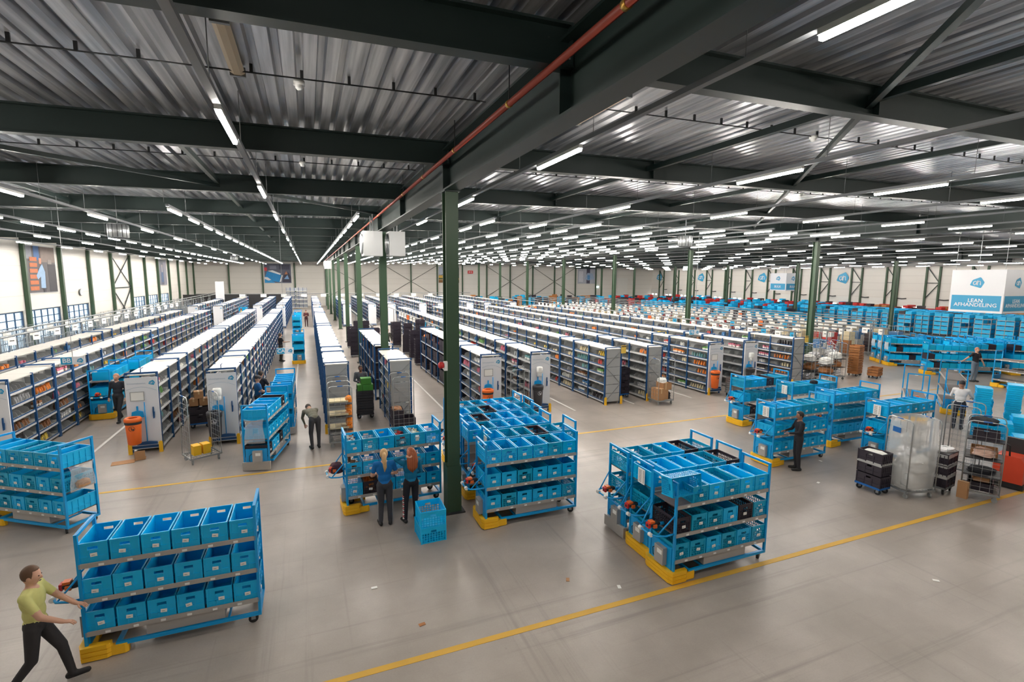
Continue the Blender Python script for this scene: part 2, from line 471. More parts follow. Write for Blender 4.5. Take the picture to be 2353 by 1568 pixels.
# wall columns and bracing
wc = cached('wallcol', lambda: MB().bx(-.11, .11, -.12, .12, 0, 7.9).mesh('wall_column', 'column_green'))
for k in range(-1, 18):
    y = 5.45+5.4*k
    if y > 96: continue
    tag(ob('wall_column', wc, None, (XL+.14, y, 0), (0,0,0), (1,1,(7.4)/7.9)), 'green wall column, %s from the front along the left wall' % oz(k+1), 'column')
for k in range(18):
    x = XL+.12+5.1*k
    if x > XR-1: continue
    tag(ob('wall_column', wc, None, (x, YB-.14, 0), (0,0,0), (1,1,min(1.0, (7.7+roofdz(x))/7.9))), 'green wall column, %s from the left along the far wall' % oz(k), 'column')
def xbrace(p, q, n, label):
    b = MB(); a, c = Vector(p), Vector(q); d = Vector((a.x, a.y, c.z)); e = Vector((c.x, c.y, a.z))
    for s, t in ((a, c), (d, e)): b.bar(s, t, .07, .07)
    return tag(ob('cross_brace', b.mesh('cross_brace', 'beam_green')), label, 'brace')
n = 0
for k0 in (4, 6, 10, 12):
    x0, x1 = XL+.12+5.1*k0, XL+.12+5.1*(k0+2)
    xbrace((x0, YB-.1, 3.0-1.6), (x1, YB-.1, 7.5), 0, 'steel cross brace on the far wall, %s from the left' % oz(n)); n += 1
b = MB(); y0, y1 = 59.45, 64.85; X = XL+.1
for (za, zb_) in ((4.15, 7.3), (.2, 4.0)):
    b.bar((X, y0, za), (X, y1, zb_), .07, .07).bar((X, y0, zb_), (X, y1, za), .07, .07)
b.bar((X, y0, 4.07), (X, y1, 4.07), .1, .1)
tag(ob('cross_brace', b.mesh('cross_brace', 'beam_green')), 'green double cross brace between two left wall columns', 'brace')
# right wall dock posts: pairs with K bracing, doors between
mat('dock_door', (214,214,210), .5); mat('dock_light', (255,255,255), .5, emit=((255,255,255), 6.))
n = 0; yc = 30.3
dd = None
while yc < 95:
    p = emp('dock_frame', (XR-.15, yc, 0), label='green braced steel frame on the right wall, %s from the right' % oz(n), cat='frame')
    for s in (-1, 1):
        ob('post', cached('dockpost', lambda: MB().bx(-.1, .1, -.1, .1, 0, 7.1).mesh('post', 'column_green')), p, (0, s*.75, 0))
    br = cached('dockbrace', lambda: MB().bar((0,-.7,5.1),(0,.7,7.0),.08,.08).bar((0,-.7,5.0),(0,.7,5.0),.08,.08).bar((0,-.7,4.9),(0,.7,3.0),.08,.08).mesh('brace', 'beam_green'))
    ob('brace', br, p)
    ob('buffer_arm', cached('bufarm', lambda: MB().tube([(-.05,-.85,2.9),(-.1,-1.5,2.85),(-.05,-2.0,2.9)], .07, 6).mesh('buffer_arm', 'dark_metal')), p)
    d = emp('door_%d' % (n+1), (XR-.04, yc+2.43, 0), label='white panelled loading dock door, %s from the right' % oz(n), cat='door', kind='structure')
    for j in range(6):
        ob('door_panel', cached('dockpanel', lambda: MB().bx(-.03, .03, -1.5, 1.5, .01, .47).mesh('door_panel', 'dock_door')), d, (0, 0, .48*j))
    for j in range(2):
        ob('door_window', cached('dockwin', lambda: MB().bx(-.045, -.03, -.3, .3, -.13, .13).mesh('door_window', 'dock_light')), d, (0, -.6+1.2*j, 1.7))
    yc += 4.87; n += 1
# dock door on the far wall with a bright gap under it
d = emp('door_%d' % (n+1), (65.6, YB-.05, 0), label='tall white roller door on the far wall', cat='door', kind='structure')
for j in range(7): ob('door_panel', cached('rollpanel', lambda: MB().bx(-1.9, 1.9, -.03, .03, .01, .58).mesh('door_panel', 'dock_door')), d, (0, 0, 1.6+.6*j-.4))
ob('lit_opening', MB().bx(-1.85, 1.85, -.02, .02, .3, 1.2).mesh('lit_opening', 'dock_light'), d)

# ================================================================== LIGHTS
mat('lamp_glow', (255,250,242), .5, emit=((255,248,238), LAMP_STRENGTH))
mat('rail_metal', (150,154,158), .7, metal=.1)
def lamp_meshes():
    cached('lamp_body', lambda: MB().bx(-.035, .035, -.75, .75, .0, .05).mesh('lamp_body', 'white_plastic'))
    cached('lamp_tube', lambda: MB().prism([(-.032,0),(-.022,-.04),(.022,-.04),(.032,0)], 1.48, 0, 'y', (0,-.74,0)).mesh('lamp_tube', 'lamp_glow'))
lamp_meshes()
SPARSE = [-14.2, -11.4, -6.0, -.86, 3.85, 8.35, 12.65, 17.0, 21.4, 25.8, 31.0, 35.5, 40, 44.5, 49, 57, 61.5, 66, 70.5]
DENSE = [-8.85, -3.5, 1.55, 6.1, 10.4, 14.8, 19.2, 23.6]
LZ = 7.3
FARL = []
def lamp_row(x, y0, y1, dy, ri, nm, kmax=99):
    z = LZ+roofdz(x)*.8; ys = y0-.9 if dy < 4 else -10
    rail = tag(ob('light_rail', MB().bx(x-.04, x+.04, ys, y1+1, z+.05, z+.11).mesh('light_rail', 'rail_metal')), 'thin metal light rail, %s %s' % (oz(ri), nm), 'rail')
    hw = cached('hang_wire', lambda: MB().tube([(0,0,0),(0,0,.85)], .006, 4).mesh('hanger_wire', 'galv'))
    y = y0-1.2
    while y < min(y1, 45):
        ob('hanger_wire', hw, rail, (x, y, z+.11)); y += 2.7
    y = y0; k = 0
    while y <= y1:
        if k >= kmax: FARL.append((x, y, z)); y += dy; k += 1; continue
        l = emp('strip_light', (x, y, z), label='lit strip light, %s from the front, %s %s' % (oz(k), oz(ri), nm), cat='light', group='strip lights under the roof')
        ob('lamp_body', MESH['lamp_body'], l); ob('lamp_tube', MESH['lamp_tube'], l)
        y += dy; k += 1
for ri, x in enumerate(SPARSE): 
    y0 = 7.5-5.4 if x < 28 else 7.5
    if x < 0 or x > 3.9: y0 = 7.5
    if x < -5: y0 = 14.6-5.4
    lamp_row(x, y0 if x != 3.85 else 2.3, 89, 5.3, ri, 'sparse rail from the left', 10)
for ri, x in enumerate(DENSE):
    lamp_row(x, 17.6, 86, 2.7, ri, 'dense rail from the left', 12)
b = MB()
for x, y, z in FARL: b.bx(x-.035, x+.035, y-.75, y+.75, z, z+.05).prism([(-.045,0),(-.03,-.045),(.03,-.045),(.045,0)], 1.48, 1, 'y', (x,y-.74,z))
tag(ob('distant_strip_lights', b.mesh('distant_strip_lights', ['white_plastic', 'lamp_glow'])), 'rows of small lit strip lights in the far distance', 'lights', kind='stuff')
# lamps behind the viewer carry on the same rows
for x in (-6.0, -.86, 8.35, 12.65, 17.0):
    for y in (2.1, -3.2, -8.5):
        l = emp('strip_light', (x, y, LZ+roofdz(x)*.8), label='lit strip light behind the viewer, %s rail, %s back' % (oz((-6.0, -.86, 8.35, 12.65, 17.0).index(x)), oz((2.1, -3.2, -8.5).index(y))), cat='light', group='strip lights under the roof')
        ob('lamp_body', MESH['lamp_body'], l); ob('lamp_tube', MESH['lamp_tube'], l)
# old unlit fluorescent battens on the deck
for i, (x, y) in enumerate(((-.75, 7.2), (4.6, 7.6))):
    z = 8.1+roofdz(x)
    l = emp('old_batten_light', (x, y, z), label='unlit yellowed batten lamp under the deck, %s the girder' % ('left of', 'right of')[i], cat='lamp')
    ob('housing', cached('bat1', lambda: MB().prism([(-.07,.1),(-.09,.03),(-.04,0),(.04,0),(.09,.03),(.07,.1)], 1.5, 0, 'y', (0,-.75,0)).mesh('housing', mat('old_plastic', (206,190,164), .5))), l)
    ob('end_cap', cached('bat2', lambda: MB().bx(-.095, .095, -.8, -.75, -.01, .11).bx(-.095, .095, .75, .8, -.01, .11).mesh('end_cap', 'galv')), l)
# air heaters hung at the second column
def heater(x, y, z, w, label):
    h = emp('air_heater', (x, y, z), label=label, cat='heater')
    ob('casing', MB().bx(-w/2, w/2, -.45, .45, 0, .95).mesh('casing', mat('heater_grey', (172,174,175), .45)), h)
    ob('fan_guard', MB().lathe([(.40,0),(.40,.05),(.36,.07),(.0,.07)], 20).mesh('fan_guard', 'steel'), h, (-w/2, 0, .47), (0, -PI/2, 0))
    ob('hanger_rod', MB().bx(-.02, .02, -.4, -.36, .95, 1.6).bx(-.02, .02, .36, .4, .95, 1.6).mesh('hanger_rod', 'galv'), h)
heater(2.42, 20.9, 6.18, .72, 'grey air heater hung left of the second column')
heater(3.35, 20.9, 6.2, .62, 'grey air heater hung right of the second column')
heater(2.3, 64.2, 6.2, .8, 'small grey air heater far along the nearest girder')
# round metal ventilation fans
for i, (x, y, z) in enumerate(((-6.5, 23.3, 6.75), (16.8, 19.6, 6.9), (-7.0, 60, 6.9))):
    f = emp('ventilation_fan', (x, y, z), label='round metal ventilation fan under the roof, %s' % ('above the left racks', 'above the right racks', 'far along the left racks')[i], cat='fan')
    ob('drum', cached('drum', lambda: MB().lathe([(.30,0),(.34,.03),(.34,.47),(.30,.5),(.1,.5)], 18).mesh('drum', 'steel')), f)
    ob('louvre', cached('louv', lambda: (lambda b: [b.bx(.335*math.cos(a)-.01, .335*math.cos(a)+.01, .335*math.sin(a)-.01, .335*math.sin(a)+.01, .02, .48) for a in [2*PI*k/14 for k in range(14)]] and b)(MB()).mesh('louvre', 'dark_metal')), f)
    ob('hanger_rod', cached('drod', lambda: MB().bx(-.01, .01, -.01, .01, .5, 1.4).mesh('hanger_rod', 'galv')), f)

# ================================================================== LOGO, SIGNS, POSTERS
def logo_shape(b, s, m0=0, m1=1, t=.004):
    # blue tilted five-sided badge with white lower-case letters; drawn in x-z, facing -y
    pts = [(-.50,-.22),(-.34,.22),(.20,.46),(.50,.02),(.28,-.46)]
    # rounded corners
    out = []
    n = len(pts)
    for i in range(n):
        p0, p, p1 = Vector(pts[i-1]), Vector(pts[i]), Vector(pts[(i+1) % n])
        a = p+(p0-p).normalized()*.07; c = p+(p1-p).normalized()*.07
        for u in (0, .5, 1): 
            q = a*(1-u)**2+p*2*u*(1-u)+c*u*u; out.append((q.x*s, q.y*s))
    b.prism(out, t, m0, 'y', (0,-t,0))
    def stroke(pl, w=.052):
        for (x0, z0), (x1, z1) in zip(pl, pl[1:]):
            d = Vector((x1-x0, 0, z1-z0)).normalized(); e = d*w*.45
            b.bar((x0*s-e.x*s, -t-.001, z0*s-e.z*s), (x1*s+e.x*s, -t-.001, z1*s+e.z*s), w*s, .006 if s < .5 else .02, m1, up=(0,1,0))
    # 'a'
    stroke([(-.04,.04),(-.12,.11),(-.22,.08),(-.27,-.03),(-.24,-.14),(-.16,-.18),(-.08,-.10),(-.02,.02),(.03,.16)])
    stroke([(-.04,.04),(-.02,-.17)])
    # 'h'
    stroke([(.03,.16),(.02,-.19)])
    stroke([(.03,.0),(.09,.10),(.17,.12),(.22,.06),(.23,-.17)])
    return b
def logo(parent, s, loc, rz=0., name='logo'):
    me = cached('logo%.2f' % s, lambda: logo_shape(MB(), s).mesh('logo', ['logo_blue', 'sign_white']))
    return ob(name, me, parent, loc, (0, 0, rz))
def cube_sign(x, y, z0, w, h, txt, ts, label):
    c = emp('hanging_box_sign', (x, y, z0), label=label, cat='sign')
    ob('box', MB().bx(0, w, 0, w, 0, h).mesh('box', 'sign_white'), c)
    ob('hanger_wire', MB().bx(-.008+.1, .008+.1, .1, .116, h, 8.3-z0).bx(w-.116, w-.1, w-.116, w-.1, h, 8.3-z0).bx(w-.116, w-.1, .1, .116, h, 8.3-z0).bx(.1, .116, w-.116, w-.1, h, 8.3-z0).mesh('hanger_wire', 'galv'), c)
    for fx, fy, rz in ((w/2, 0, 0), (0, w/2, -PI/2), (w, w/2, PI/2), (w/2, w, PI)):
        p = ob('blue_band', cached('band%.2f' % w, lambda: MB().bx(-w*.46, w*.46, -.006, 0, .05*h, .40*h).mesh('blue_band', 'logo_blue')), c, (fx, fy, 0), (0, 0, rz))
        ob('lettering', text_mesh('txt_'+txt, txt, ts, 'sign_white'), p, (0, -.008, .225*h), (PI/2, 0, 0))
        logo(c, w*.27, (fx-.006*math.sin(-rz) if 0 else fx+(-.004 if abs(fx) < .01 else (.004 if abs(fx-w) < .01 else 0)), fy+(-.004 if abs(fy) < .01 else (.004 if abs(fy-w) < .01 else 0)), .70*h), rz)
cube_sign(34.0, 15.0, 3.64, 2.42, 2.33, 'LEAN\nAFHANDELING', .285, 'big white hanging box sign reading LEAN AFHANDELING')
cube_sign(54.3, 45.0, 3.95, 2.3, 2.15, 'BULK', .40, 'smaller white hanging box sign reading BULK')
def aisle_sign(x, y, z, txt, label, w=.62):
    c = emp('aisle_sign', (x, y, z), label=label, cat='sign')
    ob('board', cached('asb%.2f' % w, lambda: MB().bx(-w/2, w/2, -.012, .012, 0, .25).mesh('board', 'sign_white')), c)
    p = ob('code_panel', cached('asp%.2f' % w, lambda: MB().bx(-w/2+.005, -.02, -.016, -.012, .015, .235).mesh('code_panel', 'logo_blue')), c)
    ob('lettering', text_mesh('as_'+txt, txt, .20, 'sign_white', bold=.02), p, (-w/4, -.018, .125), (PI/2, 0, 0))
    logo(c, .17, (w*.3, -.013, .125))
    ob('hanger_wire', cached('asw', lambda: MB().bx(-.006, .006, -.006, .006, .25, 5.2).mesh('hanger_wire', 'galv')), c)
aisle_sign(-7.0, 19.8, 2.55, 'BB', 'small hanging aisle sign with BB on blue')
aisle_sign(-.95, 22, 2.26, 'CA', 'small hanging aisle sign with CA on blue')
aisle_sign(18.0, 20, 2.57, 'FB', 'small hanging aisle sign with FB on blue')
aisle_sign(4.6, 30, 2.5, 'DC', 'small hanging aisle sign far beyond the column') if 0 else None
for i, y in enumerate((94.6, 81.4, 66.4, 51.9)):
    l = emp('wall_logo', (XR-.06, y, 5.6), -PI/2, label='blue badge logo on the right wall, %s from the far corner' % oz(i), cat='logo')
    logo(l, 1.9, (0, 0, 0), 0, 'badge')
# posters: flat printed pictures, simple blocks of colour
def poster(name, loc, rz, w, h, blocks, bg, label, frame=True):
    p = emp(name, loc, rz, label=label, cat='poster')
    if frame: ob('frame', MB().bx(-w/2-.06, w/2+.06, -.03, .0, -.06, h+.06).mesh('frame', 'steel'), p)
    mats = ['pb_%.1f_%.1f_' % (loc[0], loc[1])+str(i) for i in range(len(blocks)+1)]
    mat(mats[0], bg, .6, var=.15, scale=3)
    b = MB().bx(-w/2, w/2, -.036, -.03, 0, h, 0)
    for i, (poly, c) in enumerate(blocks):
        mat(mats[i+1], c, .6, var=.2, scale=5)
        b.prism([(-w/2+px*w, pz*h) for px, pz in poly], .004, i+1, 'y', (0, -.041-.0012*i, 0))
    ob('print', b.mesh('print', mats), p)
def rect(a, b, c, d): return [(a, b), (c, b), (c, d), (a, d)]
bl = [(rect(0,.72,.22,1), (120,124,134)), (rect(.28,.7,.46,1), (44,88,140)), (rect(.5,.66,1,1), (112,98,92)), (rect(.72,.0,1,.62), (44,42,50)), (rect(.45,.06,.62,.5), (60,58,62))]
for j in range(6): bl.append((rect(.08+.01*j,.05+.125*j,.36,.135+.125*j), (176,98,56)))
bl += [([(.42,.1),(.58,.08),(.6,.45),(.52,.62),(.44,.55),(.30,.36),(.34,.28),(.44,.34)], (132,160,190)), ([(.42,.62),(.5,.62),(.51,.74),(.43,.75)], (176,120,96)), (rect(.72,.62,.86,.72), (120,112,108)), (rect(.50,.0,.58,.09), (40,40,50))]
poster('wall_poster', (XL+.06, 45.7, 4.1), PI/2, 4.3, 3.2, bl, (78,74,78), 'large photo poster of crates and a worker on the left wall')
poster('wall_poster', (XL+.06, 77.9, 4.1), PI/2, 4.0, 3.2, [(rect(0,0,.3,1), (110,112,124)), (rect(.35,.1,.6,.7), (70,92,126)), (rect(.62,0,1,.9), (120,120,132)), (rect(.4,.5,.55,.8), (150,140,140))], (84,88,100), 'small dim photo poster farther along the left wall')
poster('wall_poster', (-4.75, YB-.02, 4.1), 0, 4.2, 3.3, [([(0,.25),(.1,.6),(.62,.42),(.55,.04),(.2,.1)], (28,132,196)), ([(.12,.62),(.3,.66),(.62,.48),(.58,.42)], (222,226,230)), ([(0,0),(.0,.22),(.16,.2),(.4,.0)], (40,140,200)), ([(.0,.3),(.1,.3),(.24,.16),(.14,.12),(0,.2)], (214,214,218)), (rect(0,.62,.1,.8), (196,60,70)), ([(.66,.04),(.98,.04),(1,.3),(.9,.55),(.74,.5)], (52,52,70)), ([(.72,.2),(.86,.42),(.92,.2)], (120,160,206)), ([(.74,.44),(.82,.62),(.88,.46)], (176,116,80)), (rect(.2,.72,.45,.9), (120,122,140)), (rect(.55,.7,.95,.95), (64,66,84)), ([(.55,.05),(.6,.05),(.68,.4),(.64,.4)], (226,230,232))], (88,92,110), 'large photo poster of blue crates and a worker on the far wall')
poster('wall_poster', (25.8, YB-.02, 4.2), 0, 4.1, 3.1, [(rect(0,.5,1,1), (168,178,196)), (rect(0,.18,1,.45), (206,166,72)), (rect(0,0,1,.16), (120,84,44)), (rect(0,.2,.5,.3), (84,92,60)), ([(.12,.5),(.3,.62),(.46,.66),(.56,.5)], (60,112,170)), ([(.78,.3),(1,.3),(1,.95),(.86,.9)], (50,58,48))], (150,146,130), 'photo poster of a tractor in a yellow field on the far wall')
poster('wall_poster', (56.8, YB-.02, 4.1), 0, 4.3, 3.3, [(rect(.5,0,.7,1), (66,66,84)), ([(.4,.3),(.55,.7),(.85,.66),(.95,.3),(.6,.2)], (150,170,196)), (rect(.55,.25,.7,.55), (84,140,190)), (rect(.05,.1,.3,.8), (198,200,208))], (170,174,186), 'pale photo poster on the far wall near the roller door')

# ================================================================== SHELVING RACKS
BAY = 1.4; RW = .78; RH = 2.37; LV = [.12, .50, .88, 1.26, 1.64, 2.02]; LV3 = [.14, .92, 1.66]
Y1, Y2 = 18.0, 56.6
def m_post(): return MB().bx(-.03, .03, -.025, .025, 0, 2.42).mesh('upright_post', 'rack_blue')
def m_shelf(nb, blue):
    L = nb*BAY-.06; b = MB().bx(-RW/2+.02, RW/2-.02, .03, .03+L, -.02, 0)
    for s in (-1, 1):
        x = s*(RW/2); b.bx(min(x, x-s*.02), max(x, x-s*.02), .03, .03+L, -.05, .012, 1)
        if blue: b.bx(min(x-s*.004, x+s*.004), max(x-s*.004, x+s*.004), .03, .03+L, .012, .048, 2)
    return b.mesh('shelf', ['rack_grey', 'rack_white', 'rack_blue'])
def m_top(): return MB().bx(-RW/2-.01, RW/2+.01, .005, BAY-.005, 0, .03).mesh('top_panel', 'top_white')
def m_back(nb): return MB().bx(-.006, .006, .03, nb*BAY-.03, .1, RH-.02).mesh('back_panel', 'rack_grey')
def m_tie(): return MB().bx(-RW/2-.03, RW/2+.03, -.02, .02, 2.44, 2.475).bx(-RW/2-.03, -RW/2+.01, -.025, .025, 2.38, 2.475).bx(RW/2-.01, RW/2+.03, -.025, .025, 2.38, 2.475).mesh('tie_bar', 'rack_blue')
def m_div(nb, side, seed, levels):
    rn = random.Random(seed); b = MB()
    prof = [(.0, 0), (.34, 0), (.34, .08), (.30, .17), (.22, .20), (0, .2)]
    for k in range(nb):
        for z in levels:
            n = rn.choice((2, 3, 4, 4))
            for j in range(n):
                y = k*BAY+BAY*(j+1)/(n+1)+rn.uniform(-.1, .1)
                b.prism([(side*(p+.015), z+q) for p, q in prof], .007, 0, 'y', (0, y, 0))
            b.bx(min(side*.33, side*.337), max(side*.33, side*.337), k*BAY+.06, (k+1)*BAY-.06, z, z+.04)
    return b.mesh('shelf_dividers', 'divider_grey')
def unit(row, x, ybase, k0, k1, label, side, blue, levels=LV, front=None, per_bay=False, open_end=False, back=True, divs=True):
    nb = k1-k0; y0 = ybase+BAY*k0
    u = emp('shelving_rack', (x, y0, 0), label=label, cat='rack', group='white-topped shelving racks')
    pm = cached('post', m_post)
    for k in range(nb+1):
        yy = k*BAY+(.04 if k == 0 else (-.04 if k == nb else 0))
        for s in (-1, 1): ob('upright_post', pm, u, (s*(RW/2-.005), yy, 0))
    if per_bay:
        sm = cached('shelf1%d' % blue, lambda: m_shelf(1, blue))
        for k in range(nb):
            for z in levels: ob('shelf', sm, u, (0, k*BAY, z))
    else:
        sm = cached('shelf%d%d' % (nb, blue), lambda: m_shelf(nb, blue))
        for z in levels: ob('shelf', sm, u, (0, 0, z))
    tm = cached('top', m_top)
    for k in range(nb): ob('top_panel', tm, u, (0, k*BAY, RH))
    if back: ob('back_panel', cached('back%d' % nb, lambda: m_back(nb)), u)
    tie = cached('tie', m_tie)
    ob('tie_bar', tie, u, (0, .03, 0)); ob('tie_bar', tie, u, (0, nb*BAY-.03, 0))
    if divs:
        v = random.randrange(3)
        ob('shelf_dividers', cached('div%d%d%d' % (nb, side, v), lambda: m_div(nb, side, v*7+nb, levels)), u, kind='stuff')
    if open_end:
        ep = cached('endcover', lambda: MB().bx(-RW/2+.05, RW/2-.05, -.006, .006, .0, .345).mesh('end_cover', 'rack_grey'))
        for z in LV: ob('end_cover', ep, u, (0, .02, z+.005))
        eb = cached('endbrace', lambda: MB().bar((-RW/2+.04, 0, .15), (RW/2-.04, 0, .85), .03, .006).bar((RW/2-.04, 0, .9), (-RW/2+.04, 0, 1.6), .03, .006).bar((-RW/2+.04, 0, 1.65), (RW/2-.04, 0, 2.3), .03, .006).mesh('end_brace', 'galv'))
        ob('end_brace', eb, u, (0, -.002, 0))
    return u
ROWS = [  # key, x, visible side, blue edges, description for labels
 ('Z', -10.38, 1, True, 'leftmost long row'),
 ('A', -8.28, 1, True, 'row behind the BB sign'),
 ('B', -4.77, 1, False, 'row with the left orange bin'),
 ('C', -2.66, 1, False, 'row left of the main aisle'),
 ('D', .79, -1, True, 'row right of the main aisle'),
 ('E', 2.95, -1, True, 'row at the second column'),
 ('G', 6.4, -1, True, 'row right of the near column'),
 ('H', 8.5, -1, False, 'row with the right dark bin'),
 ('I', 11.95, -1, True, 'row with the near yellow card'),
 ('J', 14.1, -1, False, 'row behind the cardboard cage'),
 ('K', 17.52, -1, True, 'row with the right orange bin'),
 ('L', 19.68, -1, False, 'row before the last row'),
 ('M', 22.98, -1, True, 'rightmost row'),
]
PANEL = {'A': None, 'B': 'frame', 'C': 'disp', 'G': 'frame', 'H': 'disp', 'K': 'frame', 'L': 'disp'}
ROWX = {r[0]: r for r in ROWS}
CUTS1 = [0, 2, 3, 10, 11, 18, 19, 23]; CUTS2 = [0, 2, 3, 10, 11, 17]
def m_panel():
    b = MB().bx(-RW/2-.02, RW/2+.02, -.02, .02, .12, 2.33, 0)
    b.bx(-RW/2-.02, RW/2+.02, -.024, -.02, .14, .22, 1)
    return b.mesh('end_panel', ['sign_white', 'rack_blue'])
def m_panelframe(): return MB().bx(-RW/2-.02, RW/2+.02, -.012, .012, 2.43, 2.455).bx(-RW/2-.02, -RW/2, -.012, .012, 2.33, 2.455).bx(RW/2, RW/2+.02, -.012, .012, 2.33, 2.455).bx(.0, .02, -.012, .012, 2.45, 2.6).bx(.0, .02, -.012, .25, 2.58, 2.6).mesh('panel_bracket', 'rack_blue')
def end_panel(u, far=False):
    p = ob('end_panel', cached('endpanel', m_panel), u, (0, -.05, 0))
    ob('panel_bracket', cached('panelframe', m_panelframe), u, (0, -.05, 0))
    logo(p, .17, (.27, -.022, 2.16))
    if not far:
        ob('lettering', text_mesh('schoon', 'Schoonmaakstation', .06, mat('faint_ink', (150,170,190), .6).name, depth=.001, bold=0, align='LEFT'), p, (-.36, -.023, 2.15), (PI/2, 0, 0))
        ob('curved_line', cached('curl', lambda: MB().tube([(-.38+.76*t/8, 0, 1.96+.1*math.sin(PI*.9*t/8)-.08*(t/8)**2) for t in range(9)], .004, 4).mesh('curved_line', 'faint_ink')), p, (0, -.022, 0))
    return p
for key, x, side, blue, desc in ROWS:
    last = 8 if key in 'EG' else 23
    cuts = [c for c in CUTS1 if c < last]+[last]
    for i, (a, c) in enumerate(zip(cuts, cuts[1:])):
        black = key in 'EG' and a >= 2
        if key == 'E' and a == 2: continue
        u = unit(key, x, Y1, a, c, 'shelving rack, %s section from the front, %s' % (oz(i), desc), side, blue, LV3 if black else LV,
                 per_bay=(a < 3), open_end=(i == 0 and key in 'DEIJM'), back=not black, divs=not black)
        if i == 0 and key in PANEL: end_panel(u)
    for i, (a, c) in enumerate(zip(CUTS2, CUTS2[1:])):
        if key == 'Z' and a == 11: continue
        u = unit(key, x+(.85 if key == 'E' else 0), Y2, a, c, 'far shelving rack, %s section beyond the cross aisle, %s' % (oz(i), desc), side, blue)
        if i == 0: end_panel(u, True)

# ------------------------------------------------------------------ cleaning stations on the end panels
def m_dustpan(): return MB().prism([(-.16,0),(.16,0),(.14,.17),(.05,.20),(-.05,.20),(-.14,.17)], .05, 0, 'y', (0,-.05,0)).bx(-.022, .022, -.03, -.005, .2, .34).mesh('dustpan', 'frame_blue')
def broom(x, y, nm):
    o = emp('broom', (x+.05, y-.04, .26), label='blue broom hung on the %s' % nm, cat='broom')
    ob('stick', cached('bstick', lambda: MB().tube([(0,0,.08),(0,0,1.32)], .014, 6).mesh('stick', 'frame_blue')), o)
    ob('bristle_head', cached('bhead', lambda: MB().prism([(-.26,0),(.26,0),(.25,.07),(.04,.1),(-.04,.1),(-.25,.07)], .06, 0, 'y', (0,-.03,0)).mesh('bristle_head', 'rack_blue')), o)
def brush(x, y, nm):
    tag(ob('hand_brush', cached('hbrush', lambda: MB().prism([(-.015,.0),(.02,.02),(.03,.2),(.012,.22),(.012,.36),(-.012,.36),(-.02,.22)], .04, 0, 'y', (0,-.04,0)).mesh('hand_brush', 'rack_blue')), None, (x+.26, y, 1.05)), 'blue hand brush hung on the %s' % nm, 'brush')
def bin_(x, y, nm, col, cname, hgt=.72, z=.35, lid=False):
    o = emp('waste_bin', (x, y-.22, z), label='%s waste bin hung on the %s' % (cname, nm), cat='bin')
    key = 'bin_'+col
    ob('bucket', cached(key, lambda: MB().lathe([(0,.0),(.13,.0),(.17,.03),(.20,hgt*.8),(.205,hgt),(.18,hgt),(.17,hgt*.6),(0,hgt*.55)], 22, sy=.85).mesh('bucket', col)), o)
    ob('rim', cached(key+'r', lambda: MB().lathe([(.20,hgt-.02),(.225,hgt-.01),(.225,hgt+.07),(.19,hgt+.11),(.12,hgt+.10),(.12,hgt+.07),(.17,hgt+.06),(.18,hgt-.02)], 22, sy=.85).mesh('rim', col)), o)
    ob('bag_edge', cached('binbag%.2f' % hgt, lambda: MB().lathe([(.212,hgt-.09),(.218,hgt-.02),(.212,hgt-.015),(.205,hgt-.09)], 22, sy=.85).mesh('bag_edge', 'rubber')), o)
    e = cached('emb_'+('d' if col == 'orange' else 'w'), lambda: (lambda b: b)(MB().tube([(.075*math.cos(a), 0, .075*math.sin(a)) for a in [2*PI*k/18 for k in range(18)]], .006, 4, closed=True).ell((-.01,0,.035), (.014,.006,.014), 6, 4).bar((-.01,0,.02), (.0,0,-.045), .02, .008, up=(0,1,0)).bar((.025,0,-.05), (.04,0,0), .035, .008, up=(0,1,0))).mesh('emblem', 'ink' if col == 'orange' else 'sign_white'))
    ob('emblem', e, o, (0, -.165, hgt*.72), (R(4), 0, 0))
def dispenser(x, y, nm):
    o = emp('paper_dispenser', (x-.12, y-.02, 1.52), label='white paper roll dispenser on the %s' % nm, cat='dispenser')
    ob('cover', cached('dispc', lambda: MB().lathe([(0,.36),(.10,.36),(.125,.33),(.125,.14),(.11,.12),(0,.12)], 18, sy=.9).mesh('cover', 'white_plastic')), o, (0, -.1, 0))
    ob('tray', cached('dispt', lambda: MB().lathe([(0,.12),(.11,.12),(.11,.0),(.10,-.02),(0,-.02)], 18, sy=.9).mesh('tray', 'rack_white')), o, (0, -.1, 0))
def docframe(x, y, nm):
    o = emp('document_frame', (x-.12, y-.005, 1.62), label='small empty document frame on the %s' % nm, cat='frame')
    ob('rim', cached('docf', lambda: MB().bx(-.18,.18,-.012,0,.0,.02).bx(-.18,.18,-.012,0,.26,.28).bx(-.18,-.16,-.012,0,0,.28).bx(.16,.18,-.012,0,0,.28).mesh('rim', 'rack_grey')), o)
    ob('sheet', cached('docs', lambda: MB().bx(-.16,.16,-.006,0,.02,.26).mesh('sheet', 'paper')), o)
NM = {'A': 'end panel at the far left edge', 'B': 'end panel left of the cage with yellow boxes', 'C': 'end panel left of the main aisle', 'G': 'end panel just right of the near column', 'H': 'end panel behind the parked trolleys', 'K': 'end panel beside the grey tray stack', 'L': 'end panel behind the right trolleys'}
BINS = {'A': None, 'B': ('orange', 'orange'), 'C': ('bin_dark', 'dark grey'), 'G': ('orange', 'orange'), 'H': ('bin_dark', 'dark grey'), 'K': ('orange', 'orange'), 'L': ('bin_dark', 'dark grey')}
